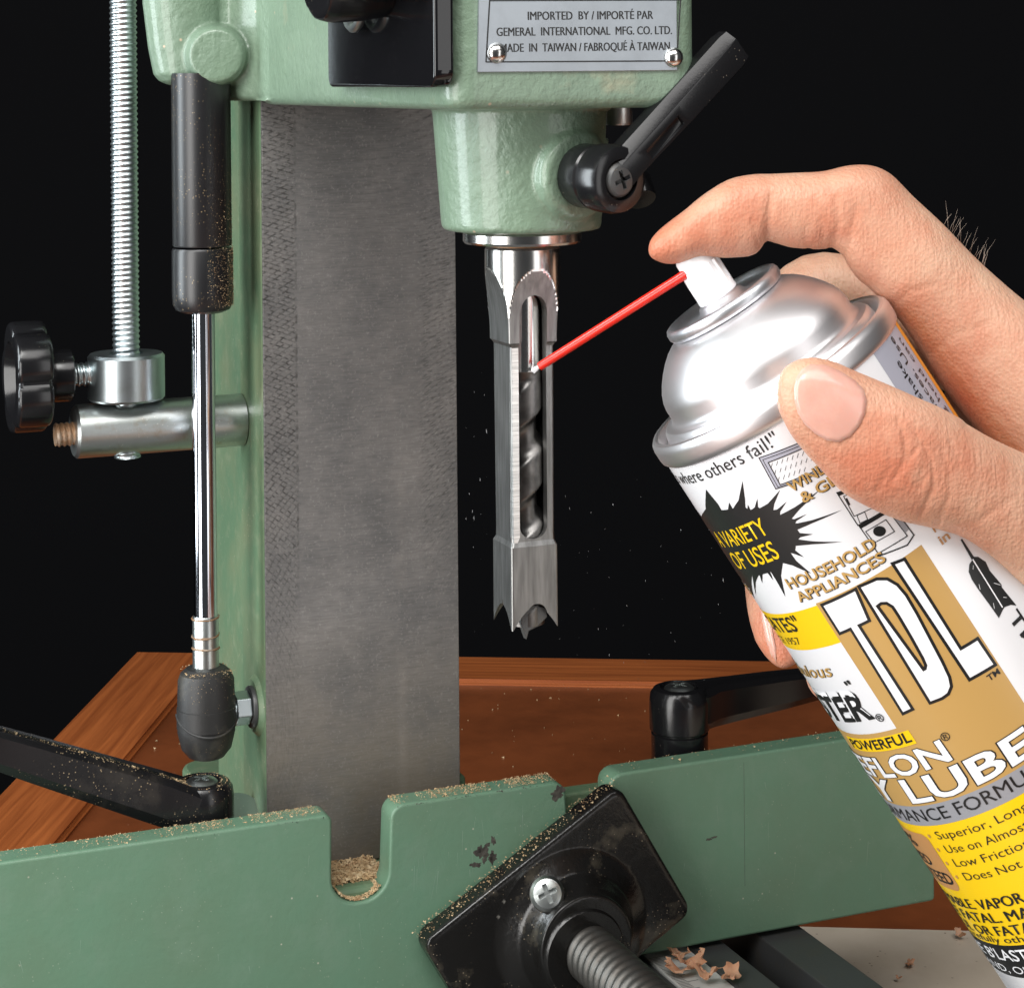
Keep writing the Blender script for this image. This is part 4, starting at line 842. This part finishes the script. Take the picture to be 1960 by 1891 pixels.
# creases pressed into the skin, redness where the skin is flushed
def seg_d(p,a,b):
    ab=b-a; t=max(0,min(1,(p-a).dot(ab)/ab.length_squared)); return (p-(a+ab*t)).length,t
CRE=[]
def crease(pts,d,dep,wid):
    q_=[P(*p,d) for p in pts]
    for i in range(len(q_)-1): CRE.append((q_[i],q_[i+1],dep,wid))
for k in range(15):
    x=1700+k*9.5+random.uniform(-3,3); y0_=782+(x-1700)*.42+random.uniform(0,40); L_=random.uniform(50,150); bw=random.uniform(6,16); st_=[.5,.2,.28][k%3]*(1 if 1725<x<1800 else .55)
    crease([(x-bw+random.uniform(-2,2),y0_),(x+2,y0_+L_*.3),(x+3,y0_+L_*.6),(x-bw-8,y0_+L_)],460,st_,random.uniform(.6,1.0))
crease([(1478,372),(1472,420),(1468,470)],498,.5,1.3); crease([(1600,380),(1606,430),(1590,478)],500,.35,1.2); crease([(1440,420),(1452,470)],497,.2,.9); crease([(1540,440),(1548,478)],499,.25,1); crease([(1572,420),(1576,470)],500,.22,.9)
crease([(1640,400),(1625,470),(1612,500)],501,.3,1.4)
crease([(1850,812),(1900,836),(1960,862)],478,.5,1.6)
crease([(1690,600),(1740,560),(1790,545)],502,.18,1.5); crease([(1760,690),(1830,640),(1890,620)],504,.16,1.6); crease([(1870,1000),(1930,960)],468,.2,1.4)
RED=[(P(1262,470,500),12,.45),(P(1440,440,498),12,.42),(P(1590,440,500),12,.3),(P(1700,590,503),16,.32),(P(1880,640,503),14,.18),(P(1520,790,460),11,.3),(P(1780,880,462),16,.30),(P(1840,770,515),14,.5),(P(1690,900,460),14,.2),(P(1500,1230,518),14,.55),(P(1595,1320,528),10,.5),(P(1640,340,505),12,.2),(P(1900,980,470),16,.18),(P(1620,920,461),10,.22)]
lay=hb.verts.layers.float.new('red'); hb.normal_update()
for v in hb.verts:
    if v.co.x<220:
        dsp=0
        for a_,b_,dep,wid in CRE:
            if abs(v.co.x-a_.x)>14 or abs(v.co.z-a_.z)>14: continue
            # distance in the plane seen along the ray
            vv=Vector((v.co.x/v.co.y,0,v.co.z/v.co.y))*a_.y; aa=Vector((a_.x,0,a_.z)); bb_=Vector((b_.x,0,b_.z))
            if v.co.y>a_.y+14: continue
            dd,_t=seg_d(vv,aa,bb_); dsp=max(dsp,dep*math.exp(-(dd/wid*1.6)**2))
        if dsp: v.co-=v.normal*dsp
    v[lay]=min(1,sum(k*math.exp(-((v.co-c_).length/r_)**2) for c_,r_,k in RED))
from mathutils.bvhtree import BVHTree
BVH=BVHTree.FromBMesh(hb)
def hit(px,py,dflt):
    h_=BVH.ray_cast(Vector((0,0,0)),ray(px,py).normalized()); return h_[0].y if h_[0] else dflt
mk('skin_surface',hb,m_skin,hand,'W',ang=180)
# thumb nail: plate following the thumb front
def nail(outline,d0,bulge,name,mt,push=0,parent=hand):
    c=Vector((sum(p[0] for p in outline)/len(outline),sum(p[1] for p in outline)/len(outline))); vs_=[];fs_=[]; n_=len(outline); K=8
    for k in range(1,K+1):
        for p in outline:
            q_=c+(Vector(p)-c)*(k/K); e=k/K; vs_.append(P(q_.x,q_.y,d0(q_.x,q_.y)-bulge*(1-e*e)-push))
    vs_.append(P(c.x,c.y,d0(c.x,c.y)-bulge-push))
    for k in range(K-1):
        for j in range(n_): fs_.append((k*n_+j,k*n_+(j+1)%n_,(k+1)*n_+(j+1)%n_,(k+1)*n_+j))
    for j in range(n_): fs_.append((len(vs_)-1,j,(j+1)%n_))
    # rim goes down into the skin
    b=len(vs_); 
    for j in range(n_): p=outline[j]; vs_.append(P(p[0],p[1],d0(*p)+2.2-push))
    for j in range(n_): fs_.append(((K-1)*n_+j,(K-1)*n_+(j+1)%n_,b+(j+1)%n_,b+j))
    return mk(name,(vs_,fs_),mt,parent,'W',ang=180)
NO=[c3(*p) for p in((838,1110),(870,1068),(915,1048),(985,1052),(1060,1085),(1130,1130),(1172,1175),(1186,1225),(1178,1290),(1150,1350),(1105,1405),(1050,1432),(990,1425),(930,1390),(880,1345),(845,1290),(828,1225),(826,1165))]
thumb_d=lambda x,y:hit(x,y,462)
nail(NO,thumb_d,.35,'thumb_nail',m_nail,.3)
NO2=[kl(*p) for p in((306,225),(322,330),(356,500),(402,640),(455,728),(448,660),(442,560),(420,460),(408,380),(380,300),(345,250))]
nail(NO2,lambda x,y:hit(x,y,522),.2,'ring_finger_nail',m_nail,.2)
hv=[]
for i in range(24):
    t=random.random()**.8; bx_=1780+t*110; by=403+t*108+random.uniform(-4,6); base=P(bx_,by+6,512+random.uniform(-5,5)); a_=random.uniform(-.5,.7); L_=random.uniform(3,7.5)
    d_=Vector((math.sin(a_)*.6+.25,random.uniform(-.3,.2),1)).normalized(); hv.append(tube([base,base+d_*L_*.5,base+d_*L_+Vector((random.uniform(-.7,.5),0,-.25))],[.028,.024,.008],5))
mk('hair',join(*hv),m_hair,hand,'W',ang=180,kind='stuff')
# ------------------------------------------------------------------ sawdust, shavings, mist
def clump(u): return .5+.5*math.sin(u*.35+1.3)*math.sin(u*.113+.4)+.25*math.sin(u*1.7)
def fs_top():
    while True:
        u=random.choice([random.uniform(-120,-18),random.uniform(-120,-18),random.uniform(3,56),random.uniform(76,190)])
        k=clump(u)*(.12 if u>76 else 1)
        f=random.random()
        if random.random()<k*(.25+.75*f): break
    return (u,FV0+.9+(FT-1.2)*f,ZT-.1+random.random()*.3-(.3 if u>0 else 0))
def notch_dust():
    u=-8.8+random.uniform(-11,11); v_=random.uniform(FV0+FT-1.5,CV-.8); return (u,v_,-243.3+random.random()*1.0+1.4*max(0,(v_-122)/9)*random.random())
def notch_u():
    a_=random.uniform(-.15,1.1)*math.pi/1.0*-1; a_=-math.pi*random.uniform(.2,.8); return (-8.8+8.1*math.cos(a_),FV0+random.uniform(.8,FT-.2),-238.1+7.95*math.sin(a_))
sd=[scatter(fs_top,5200,.10,.34),scatter(fs_top,500,.3,.7),scatter(notch_dust,3600,.3,1.3),scatter(notch_u,1500,.2,.6)]
def on_lever():
    rt_,c0,d,s_,up=LL; t=min(1,abs(random.gauss(0,.32))); return c0+d*(6+85*t)+s_*random.uniform(-3.4,3.4)+up*(6.3-1.6*t)
def on_hub(): 
    rt_,c0,d,s_,up=LL; a_=random.random()*6.28; r_=random.uniform(5.8,8.6); return Vector((c0.x+r_*math.cos(a_),c0.y+r_*math.sin(a_),c0.z+9.4-.3-(.7 if r_>8 else 0)))
sd+=[scatter(on_lever,900,.08,.32),scatter(on_hub,500,.08,.4),scatter(on_lever,40,.4,1.0)]
def on_pad():
    x=random.uniform(-hw,hw); p=Vector(PD(x,hh+.6,0)); return Vector((p.x,107.4-random.random()*8,p.z+.2))
sd+=[scatter(on_pad,500,.15,.55),scatter(lambda:(su+random.uniform(-7,7),sv+random.uniform(-7,7),za-1.0),160,.2,.6)]
sd+=[scatter(lambda:(random.uniform(28,48),random.uniform(CV-4,CV+20),-242.6+random.random()),500,.25,.8)]
def strut_dust():
    while True:
        z_=random.uniform(z3+2,z2+16); f=random.random()
        if random.random()<(.25+.75*f)*(1 if z_<z2 else .45*(1-(z_-z2)/16)): break
    a_=math.atan2(-1,-.35)+f*1.9+.25; rr=9.32 if z_<z2 else 9.08; return (su+rr*math.cos(a_),sv+rr*math.sin(a_),z_)
sd+=[scatter(strut_dust,1500,.10,.26),scatter(lambda:(su+random.uniform(-7,7),sv-8.8+random.uniform(0,2),za-random.random()**2*12),250,.06,.2)]
def bench_d():
    p=BW(random.uniform(30,330),random.uniform(-330,-20),-2.7+0); q_=W2M(p); return q_
sd+=[scatter(bench_d,220,.2,1.0)]
tag(mk('sawdust',join(*sd),m_dust,None,'M',ang=10,kind='stuff'),'fine tan sawdust on the fence top, levers and clamp')
def shaving(px,py,z,sz,label,k):
    c=onz(px,py,z); a0=random.random()*6.28; x_=Vector((math.cos(a0),math.sin(a0),0)); y_=Vector((-x_.y,x_.x,0)); nx,ny=10,6; top=[]
    ph=[random.random()*6.28 for _ in range(4)]; cur=random.uniform(1.2,2.6)
    bm=bmesh.new(); V={}
    for i in range(nx):
        for j in range(ny):
            a_=i/(nx-1)-.5; b_=j/(ny-1)-.5; jag=1+.35*random.uniform(-1,1)*(1 if i in(0,nx-1) or j in(0,ny-1) else .15)
            h_=.45*sz*(1-math.cos(cur*a_*2))*.8+.12*sz*math.sin(7*a_+ph[0])*math.sin(5*b_+ph[1])+random.uniform(0,.08)*sz
            V[i,j]=bm.verts.new(c+x_*(math.sin(cur*a_)/cur*sz*1.7*jag)+y_*(b_*sz*.85*jag*(1-.6*abs(a_)))+ZZ*(h_+.3))
    for i in range(nx-1):
        for j in range(ny-1): bm.faces.new((V[i,j],V[i+1,j],V[i+1,j+1],V[i,j+1]))
    bmesh.ops.recalc_face_normals(bm,faces=bm.faces); bmesh.ops.solidify(bm,geom=bm.faces[:],thickness=.18)
    o=mk('wood_shaving',bm,m_chip,None,'M',ang=50); return tag(o,label,'wood shaving','curled wood shavings on the scale and board')
shaving(1300,1830,-279.5,5,'small curled shaving on the white scale nearest the clamp pad',0)
shaving(1322,1850,-278.5,7,'largest pale wood shaving heaped over the white scale',1)
shaving(1300,1862,-279,5.5,'brown crumbled shaving at the left of the heap on the scale',2)
shaving(1352,1872,-278.6,5.5,'pale shaving at the lower front of the heap on the scale',3)
shaving(1400,1872,-278.6,6,'upright curled shaving standing alone on the dark rail',4)
shaving(1838,1793,-320,3.2,'tiny shaving on the beige board closest to the spray can',5)
shaving(1742,1846,-320,3.2,'small shaving in the middle of the beige board',6)
shaving(1720,1874,-320,1.6,'tiniest crumb of shaving at the lower left of the beige board',7)
mv=[]
vs=[];fs=[]
for i in range(90):
    if i<72: px=random.gauss(1230,110); py=random.uniform(900,1330)
    else: px=random.uniform(890,940); py=random.uniform(640,1230)
    d=random.uniform(505,600); p=P(px,py,d); s_=.025+.045*random.random()**3; L_=s_*random.choice([1,2,4,7,10]); b=len(vs); tl=random.uniform(-.15,.35)
    for q_ in ((0,0,L_),(s_,0,0),(-s_*.5,s_*.8,0),(-s_*.5,-s_*.8,0),(tl*L_,0,-L_)): vs.append(p+Vector(q_))
    fs+=[(b,b+1,b+2),(b,b+2,b+3),(b,b+3,b+1),(b+4,b+2,b+1),(b+4,b+3,b+2),(b+4,b+1,b+3)]
jd=(s1-s0).normalized()
b=len(vs); x_,y_,_=frame(jd)
for h_,r_ in ((0,.35),(1.2,.55),(2.4,.75)):
    for j in range(10): vs.append(s1+jd*h_+(x_*math.cos(j*.628)+y_*math.sin(j*.628))*r_*random.uniform(.8,1.2))
for i in range(2):
    for j in range(10): fs.append((b+i*10+j,b+i*10+(j+1)%10,b+(i+1)*10+(j+1)%10,b+(i+1)*10+j))
tag(mk('spray_mist',(vs,fs),m_mist,None,'W',kind='stuff'),'fine lubricant droplets drifting in front of the black backdrop')
